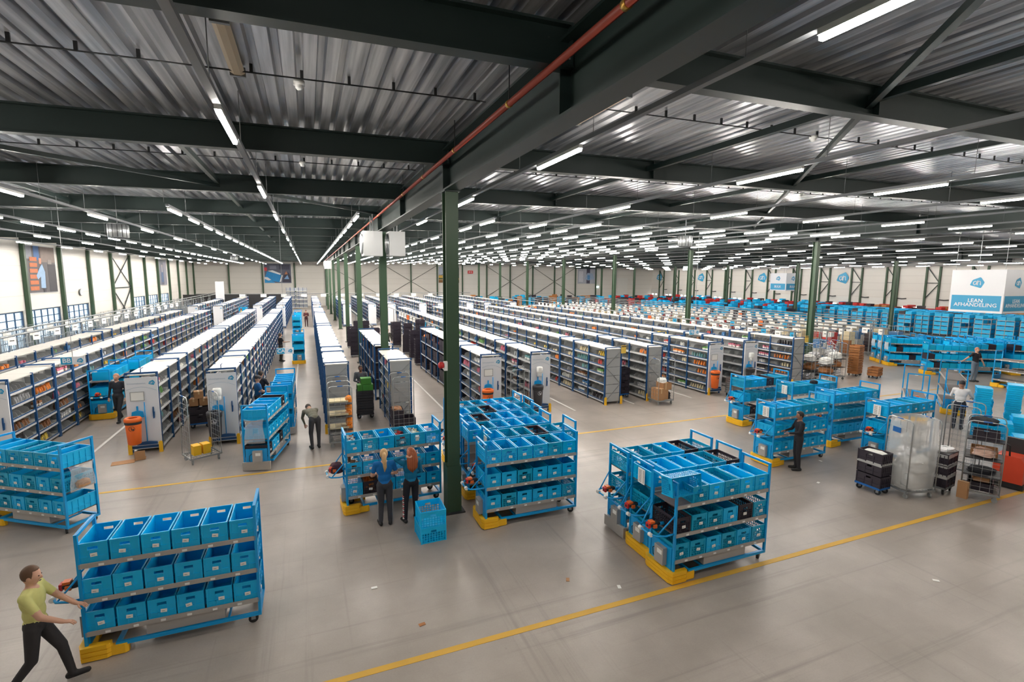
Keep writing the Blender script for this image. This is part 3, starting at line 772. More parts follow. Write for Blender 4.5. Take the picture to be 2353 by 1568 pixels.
for key, kind in PANEL.items():
    x = ROWX[key][1]; y = Y1-.075; nm = NM[key]
    broom(x, y, nm); brush(x, y, nm)
    tag(ob('dustpan', cached('dustpan', m_dustpan), None, (x-.14, y, 1.12)), 'blue dustpan hung on the %s' % nm, 'dustpan')
    if kind == 'frame': docframe(x, y, nm)
    if kind == 'disp': dispenser(x, y, nm)
    if BINS[key]: bin_(x-.22, y, nm, *BINS[key])
# yellow post guards
def guard(x, y, label):
    g = tag(ob('post_guard', cached('pguard', lambda: MB().prism([(-.05,0),(.05,0),(.05,.30),(.03,.34),(-.03,.34),(-.05,.30)], .04, 0, 'y', (0,-.06,0)).bx(-.05,.05,-.08,.02,0,.012).mesh('post_guard', 'bumper_yellow')), None, (x, y, 0)), label, 'guard')
for key, ss in (('B', (-1, 1)), ('C', (-1, 1)), ('D', (-1,)), ('H', (1,)), ('I', (-1, 1)), ('J', (-1,)), ('K', (-1,)), ('M', (-1,))):
    for s in ss:
        guard(ROWX[key][1]+s*(RW/2+.0), Y1-.03 if key in 'DIJM' else Y1-.1, 'yellow steel guard at the %s corner of the %s' % ('left' if s < 0 else 'right', ROWX[key][4]))
# yellow cards on grey rack ends
for key in 'IM':
    x = ROWX[key][1]
    tag(ob('yellow_card', cached('ycard', lambda: MB().bx(-.12,.12,-.006,.006,-.17,.17).bx(-.12,.12,-.007,-.006,.1,.14,1).mesh('yellow_card', [mat('card_yellow', (244,206,92), .6).name, 'ink'])), None, (x+RW/2+.08, Y1-.02, 2.36)), 'yellow card on the corner of the %s' % ROWX[key][4], 'card')

# ------------------------------------------------------------------ goods on the shelves
GC = [('g_white', (232,230,224)), ('g_cream', (220,206,170)), ('g_red', (190,56,48)), ('g_blue', (66,120,170)), ('g_green', (96,146,76)), ('g_orange', (226,132,56)), ('g_brown', (140,96,64)), ('g_dark', (58,52,56)), ('g_pink', (200,110,130)), ('g_yellow', (226,196,84)), ('g_grey', (170,172,174)), ('g_teal', (110,160,160))]
for n, c in GC: mat(n, c, .5, var=.25, scale=14)
GN_ = {'g_white':'white','g_cream':'cream','g_red':'red','g_blue':'blue','g_green':'green','g_orange':'orange','g_brown':'brown','g_dark':'dark','g_pink':'pink','g_yellow':'yellow','g_grey':'grey','g_teal':'pale teal'}
def m_carton(c): 
    b = MB().bx(-.055,.055,-.05,.05,0,.2).bx(-.056,.056,-.051,.051,.05,.12,1)
    return b.mesh('product_carton', [c, 'g_white' if c != 'g_white' else 'g_blue'])
def m_bottle(c): return MB().lathe([(0,0),(.04,0),(.043,.02),(.043,.15),(.018,.2),(.016,.25),(0,.25)], 10).lathe([(.02,.235),(.02,.265),(0,.265)], 8, m=1).mesh('product_bottle', [c, 'g_dark'])
def m_bag(c): return MB().lathe([(0,0),(.055,.005),(.075,.06),(.07,.13),(.045,.19),(.06,.235)], 10, sy=.6).mesh('product_bag', c)
KIND = {'product_carton': m_carton, 'product_bottle': m_bottle, 'product_bag': m_bag}
cnt = {k: 0 for k in KIND}
rn = random.Random(21)
LEVN = ['bottom', 'second', 'third', 'fourth', 'fifth', 'top']
for key, x, side, blue, desc in ROWS:
    if key in 'ZDE': continue
    for bay in range(3 if key in 'AHIKM' else 2):
        if key == 'G' and bay > 1: continue
        for li, z in enumerate(LV):
            if rn.random() < (.22 if blue else .5): continue
            kind = rn.choices(list(KIND), (5, 3, 3))[0]; c = rn.choice(GC)[0]
            if key == 'K' and bay == 0 and li in (1, 2, 3): kind, c = 'product_bag', 'g_orange'
            if key == 'J' and bay == 0 and li == 3: kind, c = 'product_carton', 'g_cream'
            if key == 'B' and bay == 0 and li == 4: kind, c = 'product_bottle', 'g_green'
            if cnt[kind] > 270: continue
            n = rn.choice((3, 4, 5, 6)) if kind != 'product_bag' else rn.choice((4, 5, 6))
            y0 = Y1+bay*BAY+rn.uniform(.12, .5); sp = .125 if kind == 'product_carton' else (.1 if kind == 'product_bottle' else .16)
            me = cached(kind+c, lambda: KIND[kind](c))
            for j in range(n):
                y = y0+sp*j
                if y > Y1+(bay+1)*BAY-.1: break
                tag(ob(kind, me, None, (x+side*(RW/2-.1-rn.uniform(0, .03)), y, z+.001), (0, 0, rn.uniform(-.12, .12)), rn.uniform(.85, 1.05)),
                    '%s %s, %s from front, %s shelf, %s bay, %s' % (GN_[c], kind.split('_')[1], oz(j), LEVN[li], oz(bay), desc), kind.split('_')[1], 'goods on the near shelves')
                cnt[kind] += 1
def goods_stuff():
    b = MB(); rn = random.Random(5)
    for key, x, side, blue, desc in ROWS:
        for yb, kmax in ((Y1, 23), (Y2, 17)):
            for k in range(kmax):
                if yb == Y1 and key not in 'ZDE' and k < (3 if key in 'AHIKM' else 2): continue
                if yb == Y1 and key in 'EG' and k >= 2: continue
                if yb == Y2 and key == 'Z' and k > 10: continue
                for z in LV:
                    if rn.random() < (.25 if blue else .42): continue
                    c = rn.randrange(len(GC)); y = yb+k*BAY+rn.uniform(.06, .5); w = rn.choice((.09, .12, .16)); h = rn.uniform(.1, .24); n = rn.choice((1, 2, 3, 4, 5))
                    for j in range(n):
                        if y+w > yb+(k+1)*BAY-.05: break
                        xc = x+side*(RW/2-.11)+(.85 if key == 'E' and yb == Y2 else 0); hh = h*rn.uniform(.8, 1.1)
                        if rn.random() < .6: b.bx(xc-.06, xc+.06, y+.008, y+w-.008, z, z+hh, c)
                        else: b.lathe([(w*.42, 0), (w*.45, hh*.6), (w*.2, hh), (0, hh)], 6, (xc, y+w/2, z), c)
                        y += w+rn.choice((0, 0, .02))
    return b.mesh('packaged_goods', [g[0] for g in GC])
tag(ob('packaged_goods', goods_stuff()), 'assorted packaged goods on the rest of the shelves', 'goods', kind='stuff')

# ================================================================== CRATES
CW, CD, CHT = .335, .63, .31
def m_crate(mt, lattice, w=CW, d=CD, h=CHT):
    b = MB(); x, y = w/2-.008, d/2-.008; t = .008
    b.bx(-x, x, -y, y, 0, .012)
    def wall(axis, s, half):
        pos = s*(y if axis == 'y' else x)
        def pb(a0, a1, z0, z1, th=t, off=0):
            p = pos+s*off
            if axis == 'y': b.bx(a0, a1, p-th/2, p+th/2, z0, z1)
            else: b.bx(p-th/2, p+th/2, a0, a1, z0, z1)
        slot = axis == 'y'
        zt = h*.66 if slot else h-.05
        if lattice:
            n = 9 if axis == 'y' else 14
            for i in range(n+1):
                a = -half+2*half*i/n; pb(a-.007, a+.007, .012, zt)
            for i in range(5):
                z = .02+(zt-.03)*i/4; pb(-half, half, z-.006, z+.006)
        else:
            pb(-half, half, .012, zt)
            n = 3 if axis == 'y' else 5
            for i in range(n+1):
                a = -half+2*half*i/n; pb(a-.008, a+.008, .0, zt, .012, .008)
            pb(-half, half, h*.30, h*.30+.014, .012, .008)
        if slot:
            pb(-half, -.058, zt, zt+.042); pb(.058, half, zt, zt+.042); pb(-half, half, zt+.042, h)
        else: pb(-half, half, zt, h)
        pb(-half-.01, half+.01, h-.024, h, .016, .006)
    for s in (-1, 1): wall('y', s, x); wall('x', s, y)
    for sx in (-1, 1):
        for sy in (-1, 1): b.bx(sx*x-.012, sx*x+.012, sy*y-.012, sy*y+.012, 0, h-.01)
    return b.mesh('crate', mt)
CODE = {'b': ('crate_blue', False, 'bright blue'), 'm': ('crate_mid', True, 'blue open-mesh'), 't': ('crate_teal', True, 'teal blue'), 'k': ('crate_black', True, 'black'), 'c': ('crate_mid', False, 'plain blue')}
def crate_mesh(code):
    mt, la, _ = CODE[code]
    return cached('crate_'+code, lambda: m_crate(mt, la))
lab_me = cached('crate_label', lambda: MB().bx(-.04,.04,-.003,0,-.026,.026).bx(-.025,.012,-.004,-.003,-.008,-.003,1).mesh('label', ['paper', 'ink']))
NCR = 0
def crate(code, loc, rz, label, group, tagged=True, parent=None):
    global NCR
    o = ob('crate', crate_mesh(code), None, loc, (0, 0, rz)); NCR += 1
    tag(o, label, 'crate', group)
    if tagged: ob('label', lab_me, o, (random.uniform(-.03, .03), -CD/2-.012, (.13)+random.uniform(-.01, .01)), (0, random.uniform(-.15, .15), 0))
    return o

# ================================================================== PICKING TROLLEYS
TL_, TW = 2.22, .68
SH = [.40, .89, 1.415]
def M2(s, *a): return a
def t_meshes():
    cached('t_postL', lambda: MB().bx(-.02,.02,-.02,.02,.16,1.87).mesh('post', 'frame_blue'))
    cached('t_postR', lambda: MB().bx(-.02,.02,-.02,.02,.16,1.93).mesh('post', 'frame_blue'))
    cached('t_bar', lambda: MB().bx(-.02,.02,.02,TW-.02,-.02,.02).mesh('top_bar', 'frame_blue'))
    def shelf():
        b = MB().bx(.03, TL_-.03, .02, TW-.02, -.02, .0)
        b.bx(.02, TL_-.02, .0, .02, -.045, .022, 1).bx(.02, TL_-.02, TW-.02, TW, -.045, .022, 1)
        return b.mesh('shelf', [mat('board_dark', (96,88,86), .6, var=.15).name, 'tray_grey'])
    cached('t_shelf', shelf)
    def clips():
        b = MB()
        for i in range(6): b.bx(.25+.33*i, .31+.33*i, -.008, .0, -.03, .0)
        return b.mesh('clips', 'white_plastic')
    cached('t_clips', clips)
    def chassis():
        b = MB().bx(.35, TL_, .0, .045, .13, .18).bx(.35, TL_, TW-.045, TW, .13, .18).bx(TL_-.05, TL_, .045, TW-.045, .13, .18).bx(.35, .4, .045, TW-.045, .13, .18)
        for i in range(4): b.bx(.7+.35*i, .73+.35*i, .045, TW-.045, .14, .17)
        return b.mesh('chassis', 'frame_blue')
    cached('t_chassis', chassis)
    cached('t_batt', lambda: MB().bx(.72, 1.72, .03, TW-.03, .19, .36).mesh('battery_box', 'tray_grey'))
    def bumper():
        b = MB(); p = [(-.08,.04),(-.04,0-.05),(.26,-.05),(.30,-.02),(.46,-.02),(.50,.02),(.50,.10),(.02,.10),(.02,TW-.10),(.5,TW-.10),(.5,TW-.02),(.46,TW+.02),(.30,TW+.02),(.26,TW+.05),(-.04,TW+.05),(-.08,TW-.04)]
        # split into convex strips: front bar, two side arms
        for z0, z1, e in ((.015,.075,.0), (.075,.087,-.012), (.087,.145,.0), (.145,.157,-.012), (.157,.22,.0)):
            b.prism([(-.08-e,.04),(-.04-e,-.05-e),(.02,-.05-e),(.02,TW+.05+e),(-.04-e,TW+.05+e),(-.08-e,TW-.04)], z1-z0, 0, 'z', (0,0,z0))
            b.prism([(.02,-.05-e),(.26,-.05-e),(.30,-.02-e),(.30,.05),(.02,.05)], z1-z0, 0, 'z', (0,0,z0)); b.prism([(.02,TW-.05),(.30,TW-.05),(.30,TW+.02+e),(.26,TW+.05+e),(.02,TW+.05+e)], z1-z0, 0, 'z', (0,0,z0))
        for yy in (-.02, TW-.06): b.prism([(.30,yy),(.46,yy),(.50,yy+.03),(.50,yy+.08),(.30,yy+.08)], .14, 0, 'z', (0,0,.015))
        return b.mesh('bumper', 'bumper_yellow')
    cached('t_bumper', bumper)
    cached('t_bumper_grey', lambda: MB().bx(-.06,.02,-.02,TW+.02,.03,.26).mesh('bumper', 'tray_grey'))
    def caster():
        b = MB().cyl((0,-.02,.07), (0,.02,.07), .07, 14).bx(-.03,.03,-.035,-.025,.06,.15,1).bx(-.03,.03,.025,.035,.06,.15,1).bx(-.05,.05,-.045,.045,.135,.15,1)
        return b.mesh('caster', ['rubber', 'galv'])
    cached('caster', caster)
    cached('t_box', lambda: MB().bx(-.09,-.0,.18,.42,.26,.58).bx(-.094,-.09,.21,.34,.45,.53,1).mesh('control_box', ['tray_grey', 'paper']))
    cached('t_cover', lambda: MB().bx(.0,.05,.06,TW-.06,.2,.62).mesh('drive_cover', 'frame_blue'))
    def handle():
        b = MB().tube([(.0,.03,.92),(-.14,.05,.90),(-.30,.10,.90),(-.37,.22,.90),(-.37,TW-.22,.90),(-.30,TW-.10,.90),(-.14,TW-.05,.90),(0,TW-.03,.92)], .017, 8)
        b.tube([(-.0,.03,1.25),(-.28,.11,.91)], .014, 6).tube([(0,TW-.03,1.25),(-.28,TW-.11,.91)], .014, 6)
        return b.mesh('steering_bar', 'frame_blue')
    cached('t_handle', handle)
    def rollers():
        b = MB()
        for yy in (.2, TW-.2):
            b.cyl((-.37,yy-.035,.90), (-.37,yy+.035,.90), .036, 12)
        return b.mesh('rollers', 'white_plastic')
    cached('t_roll', rollers)
    def motor():
        b = MB().ell((-.20,.34,1.0), (.15,.07,.055), 12, 8, 0).bx(-.33,-.29,.29,.39,.955,1.045,1).bx(-.29,-.2,.29,.39,1.03,1.07,2).bx(-.25,-.18,.25,.29,.96,1.02,2).bx(-.25,-.18,.39,.43,.96,1.02,2).tube([(-.08,.34,.98),(.03,.34,.98)], .03, 8, 3)
        return b.mesh('tiller_head', ['rubber', 'red', 'motor_orange', 'frame_blue'])
    cached('t_motor', motor)
    def sheet():
        b = MB().bx(-.026,-.022,.2,.41,1.42,1.72)
        for i in range(9):
            b.bx(-.028,-.026,.225,.25,1.45+.028*i,1.462+.028*i,1).bx(-.028,-.026,.30,.39,1.45+.028*i,1.458+.028*i,1)
        return b.mesh('list_sheet', ['paper', 'ink'])
    cached('t_sheet', sheet)
    cached('t_tag', lambda: MB().bx(-.024,-.02,.36,.46,1.80,1.835).mesh('number_tag', 'paper'))
    cached('t_cable', lambda: MB().tube([(-.03,.44,.5),(-.06,.5,.45),(-.03,.52,.3),(.05,.5,.2)], .008, 5).mesh('cable', 'rubber'))
t_meshes()
def trolley(label, x, y, rz=0., bumper='yellow', sheet=False, group='blue picking trolleys', tiller=True, shelves=3):
    t = emp('picking_trolley', (x, y, 0), rz, label=label, cat='trolley', group=group)
    for px, k in ((.02, 't_postL'), (TL_-.02, 't_postR')):
        for py in (.02, TW-.02): ob('post', MESH[k], t, (px, py, 0))
    ob('top_bar', MESH['t_bar'], t, (.02, 0, 1.85)); ob('push_handle', MESH['t_bar'], t, (TL_-.02, 0, 1.91))
    for z in SH[:shelves]:
        s = ob('shelf', MESH['t_shelf'], t, (0, 0, z)); ob('clips', MESH['t_clips'], s)
    ob('chassis', MESH['t_chassis'], t); ob('battery_box', MESH['t_batt'], t)
    ob('bumper', MESH['t_bumper' if bumper == 'yellow' else 't_bumper_grey'], t)
    for py in (.06, TW-.06):
        ob('caster', MESH['caster'], t, (TL_-.12, py, 0), (0, 0, random.uniform(-.6, .6)))
        ob('caster', MESH['caster'], t, (.16, py+(.05 if py < .3 else -.05), 0))
    ob('control_box', MESH['t_box'], t); ob('drive_cover', MESH['t_cover'], t); ob('cable', MESH['t_cable'], t)
    if tiller:
        h = ob('steering_bar', MESH['t_handle'], t); ob('rollers', MESH['t_roll'], h); ob('tiller_head', MESH['t_motor'], t)
    if sheet: ob('list_sheet', MESH['t_sheet'], t)
    ob('number_tag', MESH['t_tag'], t)
    return t
TIER = ['bottom', 'middle', 'top']
def fill(t, pats, nm, tagged=True, label_from='left', group=None):
    """pats: bottom, middle, top pattern strings of codes; '.' is an empty place"""
    rz = t.rotation_euler.z; M = Matrix.Translation(t.location) @ Matrix.Rotation(rz, 4, 'Z')
    for ti, pat in enumerate(pats):
        for i, c in enumerate(pat):
            if c == '.': continue
            p = M @ Vector((.19+(TL_-.38)*i/5, TW/2, SH[ti]+.001))
            crate(c, p, rz+random.uniform(-.012, .012), '%s crate, %s from bumper, %s shelf, %s' % (CODE[c][2], oz(i), TIER[ti], nm), group or 'crates on the picking trolleys', tagged)

# ================================================================== ROLL CAGES
def cage_meshes(w=.80, d=.70, h=1.98):
    def base():
        b = MB()
        for yy in (-d/2, d/2): b.bar((-w/2, yy, .19), (w/2, yy, .19), .04, .04)
        for xx in (-w/2, w/2): b.bar((xx, -d/2, .19), (xx, d/2, .19), .04, .04)
        for i in range(1, 9): b.bar((-w/2+w*i/9, -d/2, .195), (-w/2+w*i/9, d/2, .195), .008, .008)
        for i in range(1, 4): b.bar((-w/2, -d/2+d*i/4, .2), (w/2, -d/2+d*i/4, .2), .012, .012)
        return b.mesh('base_frame', 'galv')
    cached('rc_base', base)
    def side():
        b = MB().tube([(0,-d/2,.19),(0,-d/2,h-.1),(0,-d/2+.03,h-.03),(0,-d/2+.1,h),(0,d/2-.1,h),(0,d/2-.03,h-.03),(0,d/2,h-.1),(0,d/2,.19)], .014, 7)
        return b.mesh('side_frame', 'steel')
    cached('rc_side', side)
    def wires():
        b = MB()
        for i in range(1, 11): b.bar((0,-d/2,.19+(h-.25)*i/11), (0,d/2,.19+(h-.25)*i/11), .006, .006)
        for i in range(1, 4): b.bar((0,-d/2+d*i/4,.19), (0,-d/2+d*i/4,h-.02), .006, .006)
        return b.mesh('wire_mesh', 'steel')
    cached('rc_wires', wires)
    cached('rc_grip', lambda: MB().tube([(0,-.08,h),(0,.08,h)], .018, 8).mesh('grip', 'blue_dolly'))
    cached('rc_wheel', lambda: MB().cyl((-.018,0,.06), (.018,0,.06), .06, 12).bx(-.025,.025,-.03,.03,.06,.17,1).mesh('caster', ['caster', 'galv']))
    cached('rc_shelf', lambda: MB().bx(-w/2+.02, w/2-.02, -d/2, d/2, -.03, 0).mesh('shelf', mat('shelf_dark', (58,58,62), .55).name))
    cached('rc_far', lambda: cage_far(w, d, h))
def cage_far(w, d, h):
    b = MB()
    for xx in (-w/2, w/2):
        for yy in (-d/2, d/2): b.bx(xx-.012, xx+.012, yy-.012, yy+.012, .06, h)
        b.bx(xx-.012, xx+.012, -d/2, d/2, h-.024, h)
        for i in range(1, 6): b.bx(xx-.004, xx+.004, -d/2, d/2, .2+.26*i-.004, .2+.26*i+.004)
    b.bx(-w/2, w/2, -d/2, d/2, .16, .2)
    return b.mesh('cage_frame', 'steel')
cage_meshes()
def cage(label, x, y, rz=0., shelves=(), group=None):
    c = emp('roll_cage', (x, y, 0), rz, label=label, cat='roll cage', group=group)
    ob('base_frame', MESH['rc_base'], c)
    for s in (-1, 1):
        f = ob('side_frame', MESH['rc_side'], c, (s*.4, 0, 0)); ob('wire_mesh', MESH['rc_wires'], f); ob('grip', MESH['rc_grip'], f)
        for py in (-.28, .28): ob('caster', MESH['rc_wheel'], c, (s*.34, py, 0), (0, 0, random.uniform(-.5, .5)))
    for z in shelves: ob('shelf', MESH['rc_shelf'], c, (0, 0, z))
    return c
# boxes
def carton(label, x, y, z, w, d, h, rz=0., open_=False, m='card_brown', name='cardboard_box', group=None):
    b = MB()
    t = .008
    if open_:
        b.bx(-w/2, w/2, -d/2, d/2, 0, t).bx(-w/2, w/2, -d/2, -d/2+t, 0, h).bx(-w/2, w/2, d/2-t, d/2, 0, h).bx(-w/2, -w/2+t, -d/2, d/2, 0, h).bx(w/2-t, w/2, -d/2, d/2, 0, h)
    else: b.bx(-w/2, w/2, -d/2, d/2, 0, h)
    o = tag(ob(name, b.mesh(name, m), None, (x, y, z), (0, 0, rz)), label, 'box', group)
    if open_:
        fl = MB().bar((w/2, 0, h), (w/2+.16, 0, h-.05), d*.95, .006, up=(0,0,1)).bar((-w/2, 0, h), (-w/2-.14, 0, h+.05), d*.95, .006, up=(0,0,1)).mesh('flap', m)
        ob('flap', fl, o)
    elif m == 'card_brown': ob('tape', MB().bx(-.025, .025, -d/2-.001, d/2+.001, h*.6, h+.002).mesh('tape', mat('tape', (206,176,132), .4).name), o)
    return o
def heap(label, x, y, z, w, d, h, m, name, cat, n=9, seed=1, rz=0.):
    """crumpled heap: one lumpy skin"""
    rn = random.Random(seed); b = MB(); N, K = 14, 8; vs = []; fs = []
    for i in range(K+1):
        t = i/K
        for j in range(N):
            a = 2*PI*j/N; q = 4.; ca, sa = math.cos(a), math.sin(a)
            rr = (abs(ca)**q+abs(sa)**q)**(-1/q)*(1-.0*t)
            rr *= math.sqrt(max(0, 1-max(0, t-.55)**2/.2025)) if t > .55 else 1
            rr *= 1+rn.uniform(-.09, .09)
            vs.append((x*0+ca*rr*w/2, sa*rr*d/2, t*h*(1+rn.uniform(-.05, .05))))
    for i in range(K):
        for j in range(N): fs.append((i*N+j, i*N+(j+1) % N, (i+1)*N+(j+1) % N, (i+1)*N+j))
    b.add(vs, fs, 0, False)
    b.f.append(list(range(N))[::-1]); b.m.append(0); b.sm.append(False)
    b.f.append([K*N+j for j in range(N)]); b.m.append(0); b.sm.append(False)
    return tag(ob(name, b.mesh(name, m), None, (x, y, z), (0, 0, rz)), label, cat)

# ================================================================== PEOPLE
SKIN = mat('skin', (206,160,136), .55); mat('skin_dark', (150,108,88), .55)
def cloth(c, n): return mat('cloth_%s' % n, c, .85, var=.10, scale=9)
def person(label, x, y, rz, H=1.74, top=((30,32,38), 'black'), legs=((44,46,54), 'charcoal'), hair=((60,42,32), 'short'), skin='skin', shoes=(28,28,30), sleeve='short',
           pose=None, voxel=.017, lean=0., extra=None, group=None):
    """local frame: person faces +Y, x to its right; joints in metres for 1.74 m, scaled by H"""
    k = H/1.74
    J = dict(hipL=(-.09,0,.92), hipR=(.09,0,.92), kneeL=(-.10,.02,.50), kneeR=(.10,.02,.50), ankL=(-.10,-.02,.09), ankR=(.10,-.02,.09),
             toeL=(-.12,.15,.04), toeR=(.12,.15,.04), pel=(0,0,.98), waist=(0,0,1.12), chest=(0,0,1.30), neck=(0,-.01,1.47), head=(0,.015,1.62),
             shL=(-.185,0,1.41), shR=(.185,0,1.41), elL=(-.25,-.02,1.14), elR=(.25,-.02,1.14), wrL=(-.26,.06,.90), wrR=(.26,.06,.90), hdL=(-.26,.09,.81), hdR=(.26,.09,.81))
    if pose: J.update(pose)
    J = {n: Vector(p) for n, p in J.items()}
    if lean:
        Rm = Matrix.Rotation(-lean, 3, 'X'); piv = Vector((0, 0, .95))
        for n in ('waist', 'chest', 'neck', 'head', 'shL', 'shR', 'elL', 'elR', 'wrL', 'wrR', 'hdL', 'hdR'):
            if not (pose and n in pose and n[:2] in ('wr', 'hd', 'el')): J[n] = piv+Rm @ (J[n]-piv)
    B = MB(); segs = []   # (a, b, ra, rb, matindex) 0 top 1 legs 2 skin 3 shoes
    def cap(a, b_, ra, rb, mi):
        a, b_ = Vector(a), Vector(b_); pts = [a.lerp(b_, t/5) for t in range(6)]; rad = [ra+(rb-ra)*t/5 for t in range(6)]
        B.tube(pts, ra, 12, mi, radii=rad); B.ell(a, (ra,)*3, 12, 8, mi); B.ell(b_, (rb,)*3, 12, 8, mi); segs.append((a, b_, mi))
    def frame(a, b_):
        z = (b_-a).normalized(); xx = (J['shR']-J['shL']).normalized(); yy = z.cross(xx).normalized(); xx = yy.cross(z)
        return Matrix((xx, yy, z)).transposed()
    Mt = frame(J['pel'], J['chest'])
    B.ell(J['pel']-Vector((0,0,.02)), (.165,.125,.13), 14, 10, 1); segs.append((J['pel']-Vector((0,0,.06)), J['pel']-Vector((0,0,.03)), 1))
    B.ell(J['waist'], (.155,.115,.15), 14, 10, 0, Mt); B.ell(J['chest'], (.18,.125,.19), 14, 10, 0, Mt)
    segs.append((J['pel']+Vector((0,0,.06)), J['neck']-(J['neck']-J['chest'])*.22, 0))
    cap(J['shL'], J['shR'], .068, .068, 0)
    cap(J['neck']-(J['neck']-J['chest'])*.3, J['neck'].lerp(J['head'], .5), .058, .052, 2)
    Mh = frame(J['neck'], J['head'])
    B.ell(J['head'], (.078,.098,.118), 14, 10, 2, Mh); segs.append((J['neck'].lerp(J['head'], .5), J['head'], 2)); segs.append((J['head'], J['head']+Mh @ Vector((0,.05,.06)), 2))
    B.ell(J['head']+Mh @ Vector((0,.02,-.075)), (.055,.07,.05), 10, 8, 2)           # jaw
    B.ell(J['head']+Mh @ Vector((0,.105,-.02)), (.014,.02,.026), 8, 6, 2)            # nose
    for s in (-1, 1): B.ell(J['head']+Mh @ Vector((s*.08,0,-.01)), (.012,.022,.034), 8, 6, 2)
    for s in 'LR':
        cap(J['hip'+s], J['knee'+s], .092, .068, 1); cap(J['knee'+s], J['ank'+s], .064, .048, 1)
        cap(J['ank'+s]-Vector((0,.04,.045)), J['toe'+s], .046, .040, 3)
        ms = {'short': (0, 2), 'long': (0, 0), 'none': (2, 2)}[sleeve]
        mid = J['sh'+s].lerp(J['el'+s], .72)
        cap(J['sh'+s], mid, .060, .050, 0); cap(mid, J['el'+s], .046, .043, ms[1]); cap(J['el'+s], J['wr'+s], .043, .030, ms[1])
        hd = J['hd'+s]; d = (hd-J['wr'+s]).normalized(); B.ell(J['wr'+s].lerp(hd, .55), (.04,.022,.05), 10, 6, 2, frame(J['wr'+s], hd)); segs.append((J['wr'+s].lerp(hd, .3), hd, 2))
    me0 = B.mesh('tmp', ['steel']); o = bpy.data.objects.new('tmp', me0); COL.objects.link(o)
    md = o.modifiers.new('r', 'REMESH'); md.mode = 'VOXEL'; md.voxel_size = voxel
    sm = o.modifiers.new('s', 'SMOOTH'); sm.factor = .5; sm.iterations = 3
    dg = bpy.context.evaluated_depsgraph_get(); me = bpy.data.meshes.new_from_object(o.evaluated_get(dg))
    bpy.data.objects.remove(o); bpy.data.meshes.remove(me0)
    # fingers: four fingers and a thumb on each hand, slightly curled
    fb = MB()
    for s in 'LR':
        wr, hd = J['wr'+s], J['hd'+s]; F = frame(wr, hd); sg = -1 if s == 'L' else 1
        for i, (off, ln) in enumerate(((-.027,.062), (-.009,.072), (.009,.068), (.026,.052))):
            p0 = hd+F @ Vector((off, 0, -.01)); p1 = p0+F @ Vector((0, .012, ln*.5)); p2 = p1+F @ Vector((0, .022, ln*.45))
            fb.tube([p0, p1, p2], .009, 6, 0, radii=[.0095, .009, .007])
        p0 = wr.lerp(hd, .45)+F @ Vector((-sg*.032, .005, 0)); p1 = p0+F @ Vector((-sg*.022, .02, .03)); p2 = p1+F @ Vector((-sg*.004, .016, .03))
        fb.tube([p0, p1, p2], .011, 6, 0, radii=[.012, .0105, .008])
    nv0 = len(me.vertices)
    vs = [tuple(v.co) for v in me.vertices]+fb.v; fs = [list(p.vertices) for p in me.polygons]+[[i+nv0 for i in f] for f in fb.f]
    nbody = len(me.polygons)
    mats = [cloth(*top), cloth(*legs), MATS[skin], mat('shoe_%d_%d' % shoes[:2], shoes, .6)]
    me2 = bpy.data.meshes.new('body'); me2.from_pydata(vs, [], fs)
    for m in mats: me2.materials.append(m)
    sa = [(a, (b_-a), max((b_-a).length_squared, 1e-9), mi) for a, b_, mi in segs]
    mi_ = []
    for i, p in enumerate(me2.polygons):
        if i >= nbody: mi_.append(2); continue
        c = p.center; best = 9; bm_ = 0
        for a, d, l2, mi in sa:
            t = max(0, min(1, (c-a).dot(d)/l2)); q = (c-a-d*t).length_squared
            if q < best: best = q; bm_ = mi
        mi_.append(bm_)
    me2.polygons.foreach_set('material_index', mi_); me2.polygons.foreach_set('use_smooth', [True]*len(me2.polygons)); me2.update()
    bpy.data.meshes.remove(me)
    root = emp('person', (x, y, 0), rz, label=label, cat='person', group=group); root.scale = (k, k, k)
    body = ob('body', me2, root)
    hb = MB(); hc, style = hair; h = J['head']
    mat('hair_%d_%d_%d' % hc, hc, .6, var=.2, scale=20)
    if style != 'cap':
        hb.ell(h+Mh @ Vector((0,-.012,.022)), (.088,.104,.112), 14, 10, 0, Mh)
        # trim the face side by sinking it: hair shell sits behind and above the brow
        hb.v = [tuple(Vector(v)) if (Mh.transposed() @ (Vector(v)-h)).y < .06 or (Mh.transposed() @ (Vector(v)-h)).z > .06 else tuple(h+(Vector(v)-h)*.55) for v in hb.v]
    else:
        hb.ell(h+Mh @ Vector((0,-.005,.04)), (.09,.11,.095), 14, 8, 0, Mh); hb.box(h+Mh @ Vector((0,.13,.05)), (.13,.09,.012), 0, Mh)
    if style == 'ponytail':
        hb.tube([h+Mh @ Vector(q) for q in ((0,-.09,.05), (0,-.15,.0), (.0,-.165,-.12), (.01,-.15,-.26), (.0,-.13,-.36))], .04, 8, 0, radii=[.03,.045,.048,.038,.008])
    if style == 'long':
        for dx in (-.065, -.03, .01, .05, .075):
            hb.tube([h+Mh @ Vector(q) for q in ((dx*.6,-.05,.06), (dx,-.105,-.03), (dx*1.15,-.125,-.18), (dx*1.1,-.12,-.32), (dx*.9,-.11,-.44+abs(dx)))], .04, 8, 0, radii=[.04,.046,.048,.04,.012])
    ob('hair', hb.mesh('hair', 'hair_%d_%d_%d' % hc), root)
    eb = MB()
    for s in (-1, 1): eb.ell(h+Mh @ Vector((s*.032,.088,.008)), (.012,.009,.007), 8, 5)
    eb.ell(h+Mh @ Vector((0,.098,-.068)), (.024,.008,.006), 8, 5)
    ob('eyes_and_mouth', eb.mesh('face', mat('face_dark', (70,40,38), .5).name), root)
    if extra: extra(root, J)
    return root
